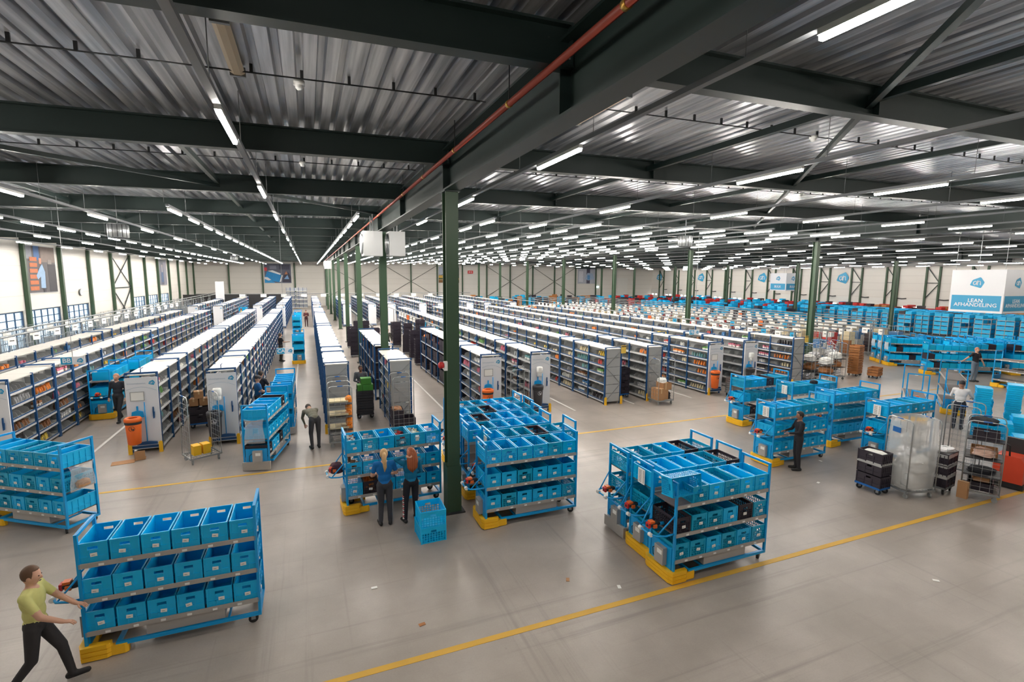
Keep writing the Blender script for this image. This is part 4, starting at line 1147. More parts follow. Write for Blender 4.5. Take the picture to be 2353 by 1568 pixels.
walk = dict(kneeL=(-.10,.20,.52), ankL=(-.10,.28,.10), toeL=(-.12,.44,.07), kneeR=(.10,-.04,.50), ankR=(.10,-.30,.15), toeR=(.12,-.16,.05))
def stripes(root, J):
    b = MB()
    for s, sg in (('L', -1), ('R', 1)):
        a, c = J['knee'+s]+Vector((sg*.062,0,.18)), J['ank'+s]+Vector((sg*.05,0,.03))
        b.tube([a, J['knee'+s]+Vector((sg*.069,0,0)), c], .012, 5)
    ob('trouser_stripe', b.mesh('trouser_stripe', mat('stripe_pale', (170,168,170), .8).name), root)
def patches(root, J):
    b = MB()
    for s, sg in (('L', -1), ('R', 1)):
        a, c = J['knee'+s]+Vector((sg*.05,-.01,.12)), J['ank'+s]+Vector((sg*.035,-.01,.03))
        for i in range(12):
            p = a.lerp(c, i/11); b.ell(p+Vector((sg*.012,0,0)), (.02,.045,.016), 6, 5, i % 2)
    ob('patterned_side', b.mesh('patterned_side', [mat('pat_pink', (206,120,124), .8).name, mat('pat_white', (220,214,210), .8).name]), root)
person('woman with blonde ponytail in blue T-shirt facing the trolley', 1.37, 10.72, R(-4), 1.70, ((0,102,170), 'royal blue'), ((58,58,64), 'dark grey'), ((196,160,112), 'ponytail'), voxel=.012,
       pose=dict(elR=(.27,.06,1.16), wrR=(.20,.26,1.06), hdR=(.14,.33,1.07), elL=(-.26,.05,1.15), wrL=(-.20,.28,1.06), hdL=(-.16,.36,1.08), kneeL=(-.08,.05,.5), toeL=(-.14,.14,.04)), extra=stripes)
person('woman with long red hair in teal jumper, hand behind her head', 1.93, 10.66, R(6), 1.68, ((0,112,150), 'teal'), ((26,26,34), 'black'), ((150,78,40), 'long'), voxel=.012, sleeve='long',
       pose=dict(elL=(-.34,.02,1.52), wrL=(-.14,-.09,1.60), hdL=(-.06,-.13,1.58), elR=(.25,.04,1.15), wrR=(.20,.22,1.04), hdR=(.15,.30,1.06), head=(.01,.03,1.615), kneeL=(-.12,.03,.5), ankL=(-.15,-.02,.09), toeL=(-.19,.13,.04)), extra=patches)
person('man in black T-shirt behind another man by the main aisle racks', -1.80, 21.0, R(-40), 1.80, ((36,40,50), 'navy black'), ((50,50,56), 'charcoal'), ((50,38,32), 'short'), pose=dict(elR=(.27,.10,1.16), wrR=(.22,.34,1.15), hdR=(.2,.43,1.15)))
person('man in blue T-shirt and dark cap reaching into the aisle trolley', -1.86, 20.3, R(-75), 1.76, ((34,104,160), 'washed blue'), ((54,58,66), 'slate'), ((40,40,46), 'cap'), pose=dict(elR=(.26,.10,1.18), wrR=(.20,.36,1.14), hdR=(.17,.45,1.14), elL=(-.27,.0,1.14), wrL=(-.24,.10,.92), hdL=(-.23,.13,.83)))
person('person bending over in olive top and dark grey trousers in the main aisle', .02, 16.5, R(15), 1.76, ((120,118,104), 'olive grey'), ((60,60,64), 'dark grey trousers'), ((60,50,42), 'short'), lean=R(70), sleeve='long',
       pose=dict(hipL=(-.09,-.04,.92), hipR=(.09,-.04,.92), elL=(-.2,.62,.86), wrL=(-.12,.68,.64), hdL=(-.1,.7,.55), elR=(.2,.62,.86), wrR=(.12,.68,.64), hdR=(.1,.7,.55), kneeL=(-.11,.04,.5), kneeR=(.12,.04,.5)))
person('man in grey sweatshirt between racks beside the green boxes', 1.85, 21.0, R(172), 1.80, ((92,96,104), 'grey'), ((60,62,70), 'slate2'), ((48,36,30), 'short'), skin='skin_dark', sleeve='long', pose=dict(elR=(.24,.08,1.15), wrR=(.06,.22,1.10), hdR=(-.02,.26,1.09), elL=(-.26,.04,1.14), wrL=(-.18,.2,1.02), hdL=(-.12,.27,1.0)))
person('man in black T-shirt beside the CA sign trolley in the main aisle', -1.75, 34.6, R(-65), 1.80, ((34,36,44), 'black2'), ((70,66,62), 'brown grey'), ((60,48,38), 'short'), pose=dict(elR=(.26,.12,1.2), wrR=(.2,.38,1.2), hdR=(.18,.47,1.2)), voxel=.022)
person('person in dark red clothes standing far down the main aisle', -.3, 57.5, R(180), 1.78, ((92,50,54), 'dark red'), ((74,44,50), 'dark red trousers'), ((50,40,36), 'short'), voxel=.024, sleeve='long', pose=dict(elR=(.24,.06,1.15), wrR=(.04,.2,1.18), hdR=(-.04,.23,1.2), elL=(-.24,.06,1.15), wrL=(-.02,.2,1.14), hdL=(.06,.23,1.14)))
person('bald man in dark clothes walking out of the aisle behind the orange bin', -6.62, 22.15, R(170), 1.80, ((38,42,52), 'dark navy'), ((40,42,48), 'dark trousers'), ((190,140,118), 'short'), pose=walk, voxel=.02, sleeve='long')
person('person in yellow vest beside the tall white board, left one', -11.4, 75.7, R(150), 1.85, ((206,190,70), 'yellow vest'), ((60,60,66), 'grey3'), ((226,226,226), 'cap'), voxel=.026)
person('person in yellow vest beside the tall white board, right one', -9.95, 75.5, R(200), 1.8, ((206,190,74), 'yellow vest2'), ((60,60,66), 'grey4'), ((110,70,46), 'short'), voxel=.026)
person('picker in yellow vest crouched between racks beyond the cross aisle', -6.9, 62.5, R(120), 1.75, ((200,186,96), 'yellow vest3'), ((52,70,110), 'blue trousers'), ((110,64,40), 'short'), voxel=.026)
person('person in dark olive coat beside the tall black crates', 5.0, 35.5, R(200), 1.76, ((70,70,62), 'olive'), ((54,54,54), 'dark5'), ((110,60,36), 'long'), voxel=.022, sleeve='long')
person('person in black clothes in front of the right trolleys', 12.72, 9.75, R(60), 1.70, ((30,30,38), 'black6'), ((34,34,40), 'black7'), ((36,32,34), 'short'), skin='skin_dark', sleeve='long', voxel=.016, pose=dict(elL=(-.28,.12,1.18), wrL=(-.26,.36,1.16), hdL=(-.25,.45,1.16), elR=(.25,.1,1.16), wrR=(.2,.3,1.1), hdR=(.18,.38,1.1)))
person('person in white shirt and cap packing folded blue crates', 21.75, 10.45, R(-70), 1.80, ((222,222,224), 'white'), ((38,44,58), 'dark blue jeans'), ((40,40,46), 'cap'), skin='skin_dark', sleeve='long', voxel=.018, pose=dict(elR=(.28,.16,1.2), wrR=(.26,.42,1.1), hdR=(.26,.5,1.08), elL=(-.27,.12,1.16), wrL=(-.2,.34,1.06), hdL=(-.17,.42,1.05)))
person('man in black T-shirt and jeans pulling a trolley on the right', 32.9, 15.35, R(165), 1.85, ((32,32,40), 'black8'), ((110,124,140), 'blue jeans'), ((176,120,100), 'short'), voxel=.02, pose=dict(elR=(.38,-.08,1.2), wrR=(.58,-.16,1.02), hdR=(.66,-.18,.96), elL=(-.3,.02,1.14), wrL=(-.36,.1,.94), hdL=(-.38,.14,.86)))
person('person in pale yellow top pushing the trolley in the lower left corner', -3.42, 7.80, R(-90), 1.72, ((206,204,130), 'pale yellow'), ((46,44,46), 'dark9'), ((90,64,44), 'short'), voxel=.014, pose=dict(walk, elR=(.25,.16,1.16), wrR=(.2,.36,1.02), hdR=(.19,.44,1.0), elL=(-.25,.16,1.16), wrL=(-.2,.36,1.02), hdL=(-.19,.44,1.0)))

# ================================================================== TROLLEYS IN PLACE
t = trolley('blue picking trolley nearest the camera, in front of the trio', 5.80, 6.66); fill(t, ('ttctmt', 'kttckt', '.tbtbc'), 'front trolley of the trio')
o = crate('m', (6.02, 7.0, SH[2]+.17), 0, 'teal crate tipped on its side on the top shelf of the front trio trolley', 'crates on the picking trolleys', False); o.rotation_euler = (0, R(-82), R(90)); o.location = (6.04, 6.99, SH[2]+.32)
t = trolley('blue picking trolley in the middle of the trio', 5.90, 7.46, sheet=True); fill(t, ('tttttt', 'tttttt', 'cbbctk'), 'middle trolley of the trio')
t = trolley('blue picking trolley at the back of the trio', 5.90, 8.26, bumper='grey'); fill(t, ('tt....', 'tt....', 'tttbbk'[:4]+'kt'), 'back trolley of the trio')
G1 = [(3.34, 9.72, 'trolley just right of the column', ('ctccct', 'cctccc', 'mmcmtc')), (3.72, 10.46, 'second trolley behind the column', ('ct....', 'cc....', 'cttktt')),
      (3.42, 11.24, 'third trolley behind the column', ('......', '......', 'ctmccm')), (3.50, 11.96, 'fourth trolley behind the column', ('......', '......', 'mkmcmt')),
      (3.60, 12.72, 'fifth trolley behind the column', ('......', '......', 'ctkmmt')), (3.55, 13.46, 'rearmost trolley behind the column', ('t.....', 't.....', 'mttmmt'))]
for i, (x, y, nm, pt) in enumerate(G1):
    t = trolley('blue picking trolley, '+nm, x, y, sheet=(i in (1, 3))); fill(t, pt, nm)
t = trolley('blue picking trolley the two women stand at', .62, 11.45, R(3)); fill(t, ('mkmmcc', 'mmcmmc', 'ctctcm'), 'trolley the two women stand at')
T0 = t
t = trolley('blue picking trolley at the left edge, turned towards the camera', -6.67, 13.84, R(-34), tiller=False); fill(t, ('ctctcc', 'ttctct', 'cctttc'[:6]), 'trolley at the left edge')
TLt = t
t = trolley('blue picking trolley nearest the lower left corner', -3.1, 8.2, 0, sheet=False); fill(t, ('cccccc', 'cbcccc', 'ccbccc'), 'trolley at the lower left')
t = trolley('blue picking trolley entering the main aisle', -1.18, 15.05, R(78), bumper='grey', tiller=False); fill(t, ('kcckcc', 'cccccc', 'cccckc'), 'trolley entering the main aisle')
TCt = t
t = trolley('blue picking trolley beside two men in the main aisle', -.62, 18.3, R(89), bumper='grey', tiller=False); fill(t, ('cc....', 'cccccc', 'cccccc'), 'trolley beside the two men')
RG = [(12.22, 10.15, 'trolley behind the person in black', ('cccccc', 'cccccc', 'cccttt'), True), (14.6, 13.5, 'leftmost trolley of the right group', ('ck....', 'cttttc', 'tccktt'), False),
      (15.3, 12.1, 'trolley with a cap on its crates', ('......', '......', 'tttcct'), True), (15.45, 10.72, 'trolley in the centre of the right group', ('cccccc', 'tttttt', 'ccttct'), False),
      (15.5, 9.12, 'trolley behind the clear bag', ('cc....', 'cc....', 'ccctcc'), True)]
for x, y, nm, pt, sh in RG:
    t = trolley('blue picking trolley, '+nm, x, y, sheet=sh); fill(t, pt, nm, tagged=(y < 10.5))
tag(heap('black and white cap lying on the crates of the right group', 16.5, 12.25, SH[2]+.31, .24, .2, .13, 'dark_cloth', 'cap', 'cap', seed=4), None)
EMPTY = [('empty blue trolley with bare shelves beside the folded crates', 21.45, 11.3, 33, 2), ('blue trolley loaded with folded crates behind the packer', 24.1, 11.4, 33, 3), ('blue trolley with bare grey shelves at the right edge', 32.3, 14.3, -90, 3), ('blue trolley pulled by the man in black on the right', 32.7, 17.5, -38, 3)]
for lab, x, y, a, n in EMPTY: trolley(lab, x, y, R(a), tiller=('folded' in lab), shelves=n)
FAR = [('blue trolley in the left aisle coming past the orange bin', -7.0, 22.75, 90), ('second blue trolley in the left aisle', -6.75, 25.4, 91), ('blue trolley beside the CA sign', -.35, 33.2, 90), ('blue trolley far down the main aisle, nearer one', -.75, 49.0, 90), ('blue trolley far down the main aisle, farther one', -.7, 53.5, 90), ('blue trolley beyond the cross aisle on the left', -6.6, 63.5, 90)]
STF = MB(); SMATS = ['crate_blue', 'crate_mid', 'crate_black', 'red', 'bread_crate', 'crate_teal']
def scrate(b, M, w, d, h, mi):
    """simple open crate for the distance"""
    t = .015
    for c, s in (((0,0,.01),(w,d,.02)), ((0,-d/2,h/2),(w,t,h)), ((0,d/2,h/2),(w,t,h)), ((-w/2,0,h/2),(t,d,h)), ((w/2,0,h/2),(t,d,h))):
        b.box(M @ Vector(c), s, mi, M.to_3x3())
def sfill(t, tiers=3, p=.95):
    M = Matrix.Translation(t.location) @ Matrix.Rotation(t.rotation_euler.z, 4, 'Z')
    for z in SH[:tiers]:
        for i in range(6):
            if random.random() > p: continue
            scrate(STF, M @ Matrix.Translation((.19+(TL_-.38)*i/5, TW/2, z)), CW, CD, CHT, random.choice((0, 0, 1, 1, 5, 2) if random.random() < .5 else (0, 1)))
for lab, x, y, a in FAR: sfill(trolley(lab, x, y, R(a), tiller=(x < -5 and y < 24), bumper='yellow'))
n = 0
for (x, y, a) in [(35.0+.5*i+2.2*r, 17.2+.72*i-1.55*r, -35) for r in (-1, 0, 1) for i in range(5) if r >= 0 or i > 1]:
    t = trolley('blue trolley in the crowded group at the right, %s one' % oz(n), x, y, R(a), tiller=False); sfill(t, 3, .97); n += 1
trs = [o for o in bpy.data.objects if o.name.startswith('picking_trolley')]
for o in trs:
    if 'pulled by the man' in o['label']: sfill(o)
    if 'bare grey shelves at the right' in o['label']:
        M = Matrix.Translation(o.location) @ Matrix.Rotation(o.rotation_euler.z, 4, 'Z')
        for i, z, c in ((5, 0, 'k'), (4, 0, 'c')): crate(c, M @ Vector((.19+(TL_-.38)*i/5, TW/2, SH[z])), o.rotation_euler.z, '%s crate alone on the bare trolley at the right edge' % CODE[c][2], 'crates on the picking trolleys', False)

# clear bags hung on trolley ends
def hung_bag(lab, t, xe, w=.5, h=.55, z=1.45, m='clear_bag'):
    M = Matrix.Translation(t.location) @ Matrix.Rotation(t.rotation_euler.z, 4, 'Z')
    b = MB(); N, K = 9, 8; vs = []; fs = []; rn = random.Random(3)
    for sd in (-1, 1):
        for i in range(K+1):
            for j in range(N+1):
                u, v = j/N, i/K; bul = math.sin(PI*u)*(.02+.09*math.sin(PI*min(1, v*1.05)))*sd
                yy = (u-.5)*w*(1.05-.25*math.sin(PI*min(1, v*1.3))*(1-v)); zz = -v*h-(.05*math.sin(PI*u))*(1-v)
                vs.append((bul+rn.uniform(-.006, .006), yy, zz))
    for s in range(2):
        o_ = s*(K+1)*(N+1)
        for i in range(K):
            for j in range(N): a = o_+i*(N+1)+j; fs.append((a, a+1, a+N+2, a+N+1))
    b.add(vs, fs, 0, True)
    p = M @ Vector((xe, TW/2, z))
    o = tag(ob('plastic_bag', b.mesh('plastic_bag', m), None, p, (0, 0, t.rotation_euler.z)), lab, 'bag')
    return o, p
o, p = hung_bag('clear plastic waste bag hung on the left edge trolley', TLt, TL_+.07)
heap('brown paper scraps inside the bag on the left edge trolley', p.x, p.y, p.z-.5, .12, .26, .16, 'card_brown', 'paper_scraps', 'paper', seed=8, rz=TLt.rotation_euler.z)
hung_bag('clear plastic bag hung on the trolley entering the main aisle', TCt, -.07, .5, .7, 1.5)
far_bags = 0
for o in trs:
    if 'crowded group' in o['label'] and far_bags < 7:
        far_bags += 1; hung_bag('clear plastic bag hung on the crowded right group, %s one' % oz(far_bags-1), o, -.06, .5, .5, 1.5, 'milky_bag')

# goods in the crates at the women's trolley, jacket on its steering bar
M0 = Matrix.Translation(T0.location) @ Matrix.Rotation(T0.rotation_euler.z, 4, 'Z')
rn = random.Random(9)
for ci, ti, c, kd in ((0, 2, 'g_white', 'product_bottle'), (0, 2, 'g_white', 'product_bag'), (3, 2, 'g_red', 'product_carton'), (4, 2, 'g_white', 'product_carton'), (4, 2, 'g_cream', 'product_bag'), (0, 1, 'g_brown', 'product_bag'), (0, 1, 'g_white', 'product_carton'), (4, 1, 'g_cream', 'product_carton'), (1, 0, 'g_brown', 'product_bag'), (1, 0, 'g_orange', 'product_bag')):
    for j in range(4):
        p = M0 @ Vector((.19+(TL_-.38)*ci/5+rn.uniform(-.1, .1), TW/2-.22+.14*j, SH[ti]+.03+(.0 if kd != 'product_bag' else .02)))
        tag(ob(kd, cached(kd+c, lambda: KIND[kd](c)), None, p, (rn.uniform(-.3, .3), rn.uniform(-.3, .3), rn.uniform(0, 6))), '%s %s, %s from front, in the %s crate, %s shelf beside the women' % (GN_[c], kd.split('_')[1], oz(j), oz(ci), TIER[ti]), kd.split('_')[1], 'groceries in the crates')
p = M0 @ Vector((-.16, .42, .93))
heap('dark maroon jacket hung over the steering bar by the women', p.x, p.y, p.z-.02, .28, .3, .22, 'maroon', 'jacket', 'jacket', seed=12)

# two stacked folding crates on the floor beside the woman
def m_bigcrate(mt='crate_blue', w=.52, d=.58, h=.34): return m_crate(mt, True, w, d, h)
cached('bigcrate', m_bigcrate)
for i, (dz, nm) in enumerate(((0, 'lower'), (.335, 'upper'))):
    tag(ob('folding_crate', MESH['bigcrate'], None, (2.17+.01*i, 9.87, dz), (0, 0, R(2-3*i))), 'blue folding crate on the floor by the red-haired woman, %s of two' % nm, 'crate', 'two stacked folding crates')

# ================================================================== ROLL CAGES AND THEIR LOADS
mat('net_orange', (244,140,30), .5, var=.15)
c = cage('roll cage with yellow boxes beside the orange bin panel', -3.08, 16.62, R(28))
carton('yellow multipack box in the left roll cage, front one', -3.22, 16.55, .21, .2, .3, .28, R(28), m='bumper_yellow', name='yellow_box')
carton('yellow multipack box in the left roll cage, back one', -3.0, 16.66, .21, .2, .3, .28, R(28), m='bumper_yellow', name='yellow_box')
# dolly with black tray and cartons behind it
def dolly(label, x, y, rz, w=.62, d=.42, m='blue_dolly'):
    o = emp('dolly', (x, y, 0), rz, label=label, cat='dolly')
    ob('deck', cached('dolly%s%.2f%.2f' % (m, w, d), lambda: MB().bx(-w/2, w/2, -d/2, -d/2+.06, .14, .19).bx(-w/2, w/2, d/2-.06, d/2, .14, .19).bx(-w/2, -w/2+.06, -d/2, d/2, .14, .19).bx(w/2-.06, w/2, -d/2, d/2, .14, .19).bx(-.03, .03, -d/2, d/2, .14, .19).mesh('deck', m)), o)
    for sx in (-1, 1):
        for sy in (-1, 1): ob('caster', MESH['caster'], o, (sx*(w/2-.08), sy*(d/2-.07), 0), (0, 0, random.uniform(-1, 1)))
    return o
cached('blackcrate', lambda: m_crate('crate_black', False, .6, .4, .28)); cached('blacktray', lambda: m_crate('bin_dark', False, .6, .4, .082)); cached('greytray', lambda: m_crate('galv', True, .6, .4, .085))
def stack(mk, n, x, y, z, rz, dz, label, cat='crate', name='crate', group=None):
    for i in range(n):
        tag(ob(name, MESH[mk], None, (x+random.uniform(-.008, .008), y+random.uniform(-.008, .008), z+dz*i), (0, 0, rz+random.uniform(-.02, .02))), '%s, %s from the bottom' % (label, oz(i)), cat, group or label)
dolly('blue dolly under black crate between the left rack ends', -3.75, 20.4, R(5))
stack('blackcrate', 2, -3.75, 20.4, .19, R(5), .3, 'black crate on the dolly between the left rack ends')
for i, (dx, dz) in enumerate(((-.15, .8), (.14, .8), (-.02, 1.06))): carton('small brown carton on the black crates between the left racks, %s' % ('left', 'right', 'top one')[i], -3.75+dx, 20.4, dz, .27, .32, .25, R(8*i))
# nested cages in front of the rack by the main aisle
c = cage('front roll cage nested before the main aisle rack', .80, 16.68, R(90), (.55, .98, 1.4), group=None)
c = cage('rear roll cage nested before the main aisle rack', .80, 17.5, R(90))
for i, z in enumerate((.57, 1.0, 1.42)):
    carton('flat cream board on the %s shelf of the nested cage' % ('lower', 'middle', 'upper')[i], .74, 16.68, z, .6, .5, .05, 0, m='g_cream', name='flat_board')
for i in range(6):
    heap('orange net bag of fruit at the right side of the nested cage, %s from below' % oz(i), 1.06, 16.60, .22+.23*i, .2, .28, .24, 'net_orange', 'net_bag', 'bag', seed=30+i)
dolly('dark dolly under the tray stack with green boxes', 1.85, 19.6, 0, m='bin_dark')
stack('blacktray', 9, 1.85, 19.6, .19, 0, .1, 'dark tray in the stack topped with green boxes', 'tray', 'tray')
for i, (dx, dz) in enumerate(((-.18, 1.09), (.02, 1.09), (.2, 1.09), (-.05, 1.33), (.14, 1.33))):
    carton('green box on the dark tray stack, %s' % ('lower left', 'lower middle', 'lower right', 'upper left', 'upper right')[i], 1.85+dx, 19.55, dz, .19, .34, .23, 0, m='green_box', name='green_box')
c = cage('roll cage in front of the second column rack', 2.90, 17.5, R(90))
stack('blackcrate', 2, 2.72, 17.5, .21, R(90), .3, 'black crate with onions in the column rack cage')
heap('onions heaped in the black crate by the column rack', 2.72, 17.5, .76, .32, .5, .1, 'g_brown', 'onion_heap', 'onions', seed=41)
stack('blackcrate', 1, 3.12, 17.45, .21, R(90), .3, 'lone black crate in the column rack cage')
# cardboard cage
c = cage('roll cage full of cardboard boxes by the grey rack ends', 14.02, 17.42, R(0))
carton('large brown box at the left of the cardboard cage', 13.78, 17.32, .21, .30, .5, .5, 0)
carton('tall brown box in the middle of the cardboard cage', 14.08, 17.42, .21, .28, .5, .72, 0)
carton('open brown box high at the right of the cardboard cage', 14.32, 17.4, .62, .17, .4, .28, 0, True)
heap('dark plastic rubbish at the right of the cardboard cage', 14.29, 17.4, .21, .2, .4, .36, 'dark_cloth', 'rubbish', 'rubbish', seed=14)
heap('white paper sheets on top of the cardboard cage', 14.05, 17.42, .93, .3, .4, .2, 'paper', 'paper_heap', 'paper', seed=15)
# cages at the first right-hand end panel
c = cage('roll cage with a brown carton in front of the near right panel', 7.25, 17.35, R(80)); carton('brown carton low in the cage at the near right panel', 7.25, 17.3, .21, .4, .45, .5, R(80))
heap('white and green wrapping in the cage at the near right panel', 7.3, 17.4, .72, .4, .3, .3, 'foil', 'wrapping', 'wrapping', seed=22)
# grey trays
dolly('grey dolly under the pale tray stack', 18.16, 17.45, R(10), m='galv'); stack('greytray', 7, 18.16, 17.45, .19, R(10), .1, 'pale grey tray in the stack by the right orange bin', 'tray', 'tray')
stack('blackcrate', 4, 13.05, 19.0, .19, 0, .3, 'dark crate between the two grey rack ends'); dolly('blue dolly between the two grey rack ends', 13.05, 19.0, 0)
# black crates on blue dolly, right foreground
dolly('blue dolly with black crates in the right foreground', 13.27, 8.02, R(90)); stack('blackcrate', 3, 13.27, 8.02, .19, R(90), .3, 'black crate on the blue dolly in the right foreground')
tag(ob('tape_band', MB().bx(-.205,.205,-.305,.305,0,.08).mesh('tape_band', 'tape_clear'), None, (13.27, 8.02, .74)), 'clear tape band round the black crates on the blue dolly', 'tape')
heap('white cartons inside the top black crate in the right foreground', 13.27, 8.02, .95, .3, .5, .13, 'paper', 'small_cartons', 'cartons', seed=17)
# big clear waste bag in its cage
c = cage('roll cage holding the big clear waste bag', 13.95, 7.58, R(-14))
def big_bag():
    b = MB(); N, K = 24, 12; rn = random.Random(6); vs = []; fs = []
    for i in range(K+1):
        t_ = i/K
        for j in range(N):
            a = 2*PI*j/N; ca, sa = math.cos(a), math.sin(a); q = 6
            rr = (abs(ca)**q+abs(sa)**q)**(-1/q); bul = 1.02+.06*math.sin(PI*t_*1.2)
            jit = rn.uniform(-.02, .02)
            vs.append((ca*rr*.40*bul+jit, sa*rr*.35*bul+jit, .24+t_*1.76))
    for i in range(K):
        for j in range(N): fs.append((i*N+j, i*N+(j+1) % N, (i+1)*N+(j+1) % N, (i+1)*N+j))
    b.add(vs, fs, 0, True); b.f.append(list(range(N))[::-1]); b.m.append(0); b.sm.append(False)
    return b.mesh('waste_bag', 'milky_bag')
tag(ob('waste_bag', big_bag(), None, (13.95, 7.58, 0), (0, 0, R(-14))), 'tall clear plastic waste bag filling a roll cage', 'bag')
mat('film_white', (214,214,212), .4, var=.3, scale=9, bump=.6, bscale=14)
for i, (dx, dy, dz, w_, h_) in enumerate(((-.14, -.1, .26, .42, .42), (.17, -.08, .26, .4, .5), (-.12, .14, .28, .42, .6), (.16, .15, .3, .36, .45), (0, -.05, .66, .6, .42), (-.08, .08, 1.0, .4, .22))):
    heap('crumpled plastic film inside the tall clear waste bag, %s lump' % ('front left', 'front right', 'back left', 'back right', 'middle', 'top')[i], 13.95+dx, 7.58+dy, dz, w_, w_*.9, h_, ('film_white', 'foil')[i % 2], 'plastic_film', 'film', seed=190+i, rz=R(-14+25*i))
tag(ob('blue_card', MB().bx(-.004,.004,-.11,.11,0,.13).mesh('blue_card', 'blue_dolly'), None, (13.52, 7.72, 1.62), (0, 0, R(-14))), 'blue card on the cage of the clear waste bag', 'card')
# wrapped black crate stack
dolly('small dolly under the wrapped black crates', 14.92, 7.38, R(10), .6, .42, 'galv'); stack('blackcrate', 3, 14.92, 7.38, .19, R(10), .3, 'black crate wrapped in clear film behind the waste bag')
for i, z in enumerate((.42, .70, .96)): tag(ob('film_band', cached('filmband', lambda: MB().bx(-.31,.31,-.21,.21,0,.1).mesh('film_band', 'tape_clear')), None, (14.92, 7.38, z), (0, 0, R(10))), 'clear film band round the black crates, %s from below' % oz(i), 'tape')
heap('clear film crumpled on top of the wrapped black crates', 14.92, 7.38, 1.08, .5, .34, .1, 'foil', 'film_heap', 'film', seed=23)
carton('narrow brown carton standing beside the wrapped black crates', 14.98, 6.92, 0, .13, .2, .42, R(10))
# shelved cage
c = cage('shelved roll cage with a jacket on top at the right edge', 15.52, 6.84, R(25), (.62, 1.05, 1.52))
ca, sa = math.cos(R(25)), math.sin(R(25))
def cg(dx, dy): return (15.52+dx*ca-dy*sa, 6.84+dx*sa+dy*ca)
x, y = cg(.12, -.02); o = crate('m', (x, y, 1.52), R(25), 'blue crate on the top shelf of the shelved cage', 'loads of the shelved cage')
x, y = cg(-.22, .0); tag(ob('crate', MESH['blackcrate'], None, (x, y, 1.52), (0, 0, R(115)), .8), 'black crate on the top shelf of the shelved cage', 'crate')
x, y = cg(.22, .05); heap('dark jacket thrown over the blue crate on the shelved cage', x, y, 1.82, .42, .5, .16, 'dark_cloth', 'jacket', 'jacket', seed=25)
x, y = cg(.05, .0); carton('open brown box on the middle shelf of the shelved cage', x, y, 1.06, .42, .5, .18, R(25), True)
x, y = cg(-.18, .0); heap('crumpled pink paper on the middle shelf of the shelved cage', x, y, 1.1, .3, .4, .2, mat('pink_paper', (214,180,164), .8).name, 'paper_heap', 'paper', seed=26)
x, y = cg(.05, 0); heap('dark cables and tools on the lower shelf of the shelved cage', x, y, .63, .55, .45, .1, 'dark_cloth', 'tool_heap', 'tools', seed=27)
x, y = cg(.05, 0); tag(ob('crate', MESH['blackcrate'], None, (x, y, .2), (0, 0, R(25)), (1, 1.2, .7)), 'black crate on the base of the shelved cage', 'crate')
x, y = cg(-.05, 0); carton('open brown carton on the black crate of the shelved cage', x, y, .42, .3, .3, .1, R(30), True)
c = cage('empty roll cage behind the shelved cage', 16.9, 7.95, R(18))
# red pallet truck
def pallet_truck():
    o = emp('pallet_truck', (17.0, 6.9, 0), R(-80), label='red electric pallet truck behind the shelved cage', cat='truck')
    ob('body', MB().prism([(-.3,.12),(.3,.12),(.3,.72),(.22,.86),(-.26,.86),(-.3,.78)], .5, 0, 'y', (0,-.25,0)).mesh('body', 'red_orange'), o)
    ob('skirt', MB().bx(-.33,.33,-.27,.27,.03,.16).mesh('skirt', 'rubber'), o); ob('mast', MB().bx(-.2,.2,.25,.35,.1,1.25).mesh('mast', 'dark_metal'), o)
    ob('tiller_arm', MB().tube([(0,-.2,.8),(0,-.3,1.15),(-.1,-.3,1.2)], .02, 7).mesh('tiller_arm', 'rubber'), o)
    for s in (-1, 1): ob('fork', MB().bx(-.08,.08,0,1.1,.06,.12).mesh('fork', 'red'), o, (s*.2, .3, 0))
    for s in (-1, 1): ob('wheel', MB().cyl((-.03,0,.05),(.03,0,.05),.05,12).mesh('wheel', 'rubber'), o, (s*.24, -.2, 0))
pallet_truck()
# folded crates in stacks
cached('folded', lambda: (lambda b: b)(MB().bx(-.28,.28,-.18,.18,0,.05).bx(-.31,.31,-.21,.21,.045,.072).bx(-.31,-.27,-.21,.21,.0,.045).bx(.27,.31,-.21,.21,.0,.045)).mesh('folded_crate', 'crate_blue'))
for si, (x, y, n, a) in enumerate(((22.5, 10.15, 20, 30), (23.1, 10.35, 14, 28), (22.1, 8.9, 11, 30), (21.4, 9.0, 9, 28), (24.2, 10.0, 20, 25), (20.6, 8.2, 7, 30), (18.6, 7.0, 9, 20), (19.3, 7.3, 10, 22))):
    for i in range(n):
        tag(ob('folded_crate', MESH['folded'], None, (x+random.uniform(-.015, .015), y+random.uniform(-.015, .015), .02+.078*i), (0, 0, R(a)+random.uniform(-.03, .03))), 'folded blue crate, %s up in the %s folded stack at the right' % (oz(i), oz(si)), 'crate', 'stacks of folded crates')
    tag(ob('pallet', cached('palletm', lambda: MB().bx(-.33,.33,-.23,.23,0,.02).mesh('pallet', 'card_brown')), None, (x, y, 0), (0, 0, R(a))), 'thin brown board under the %s folded crate stack' % oz(si), 'board')
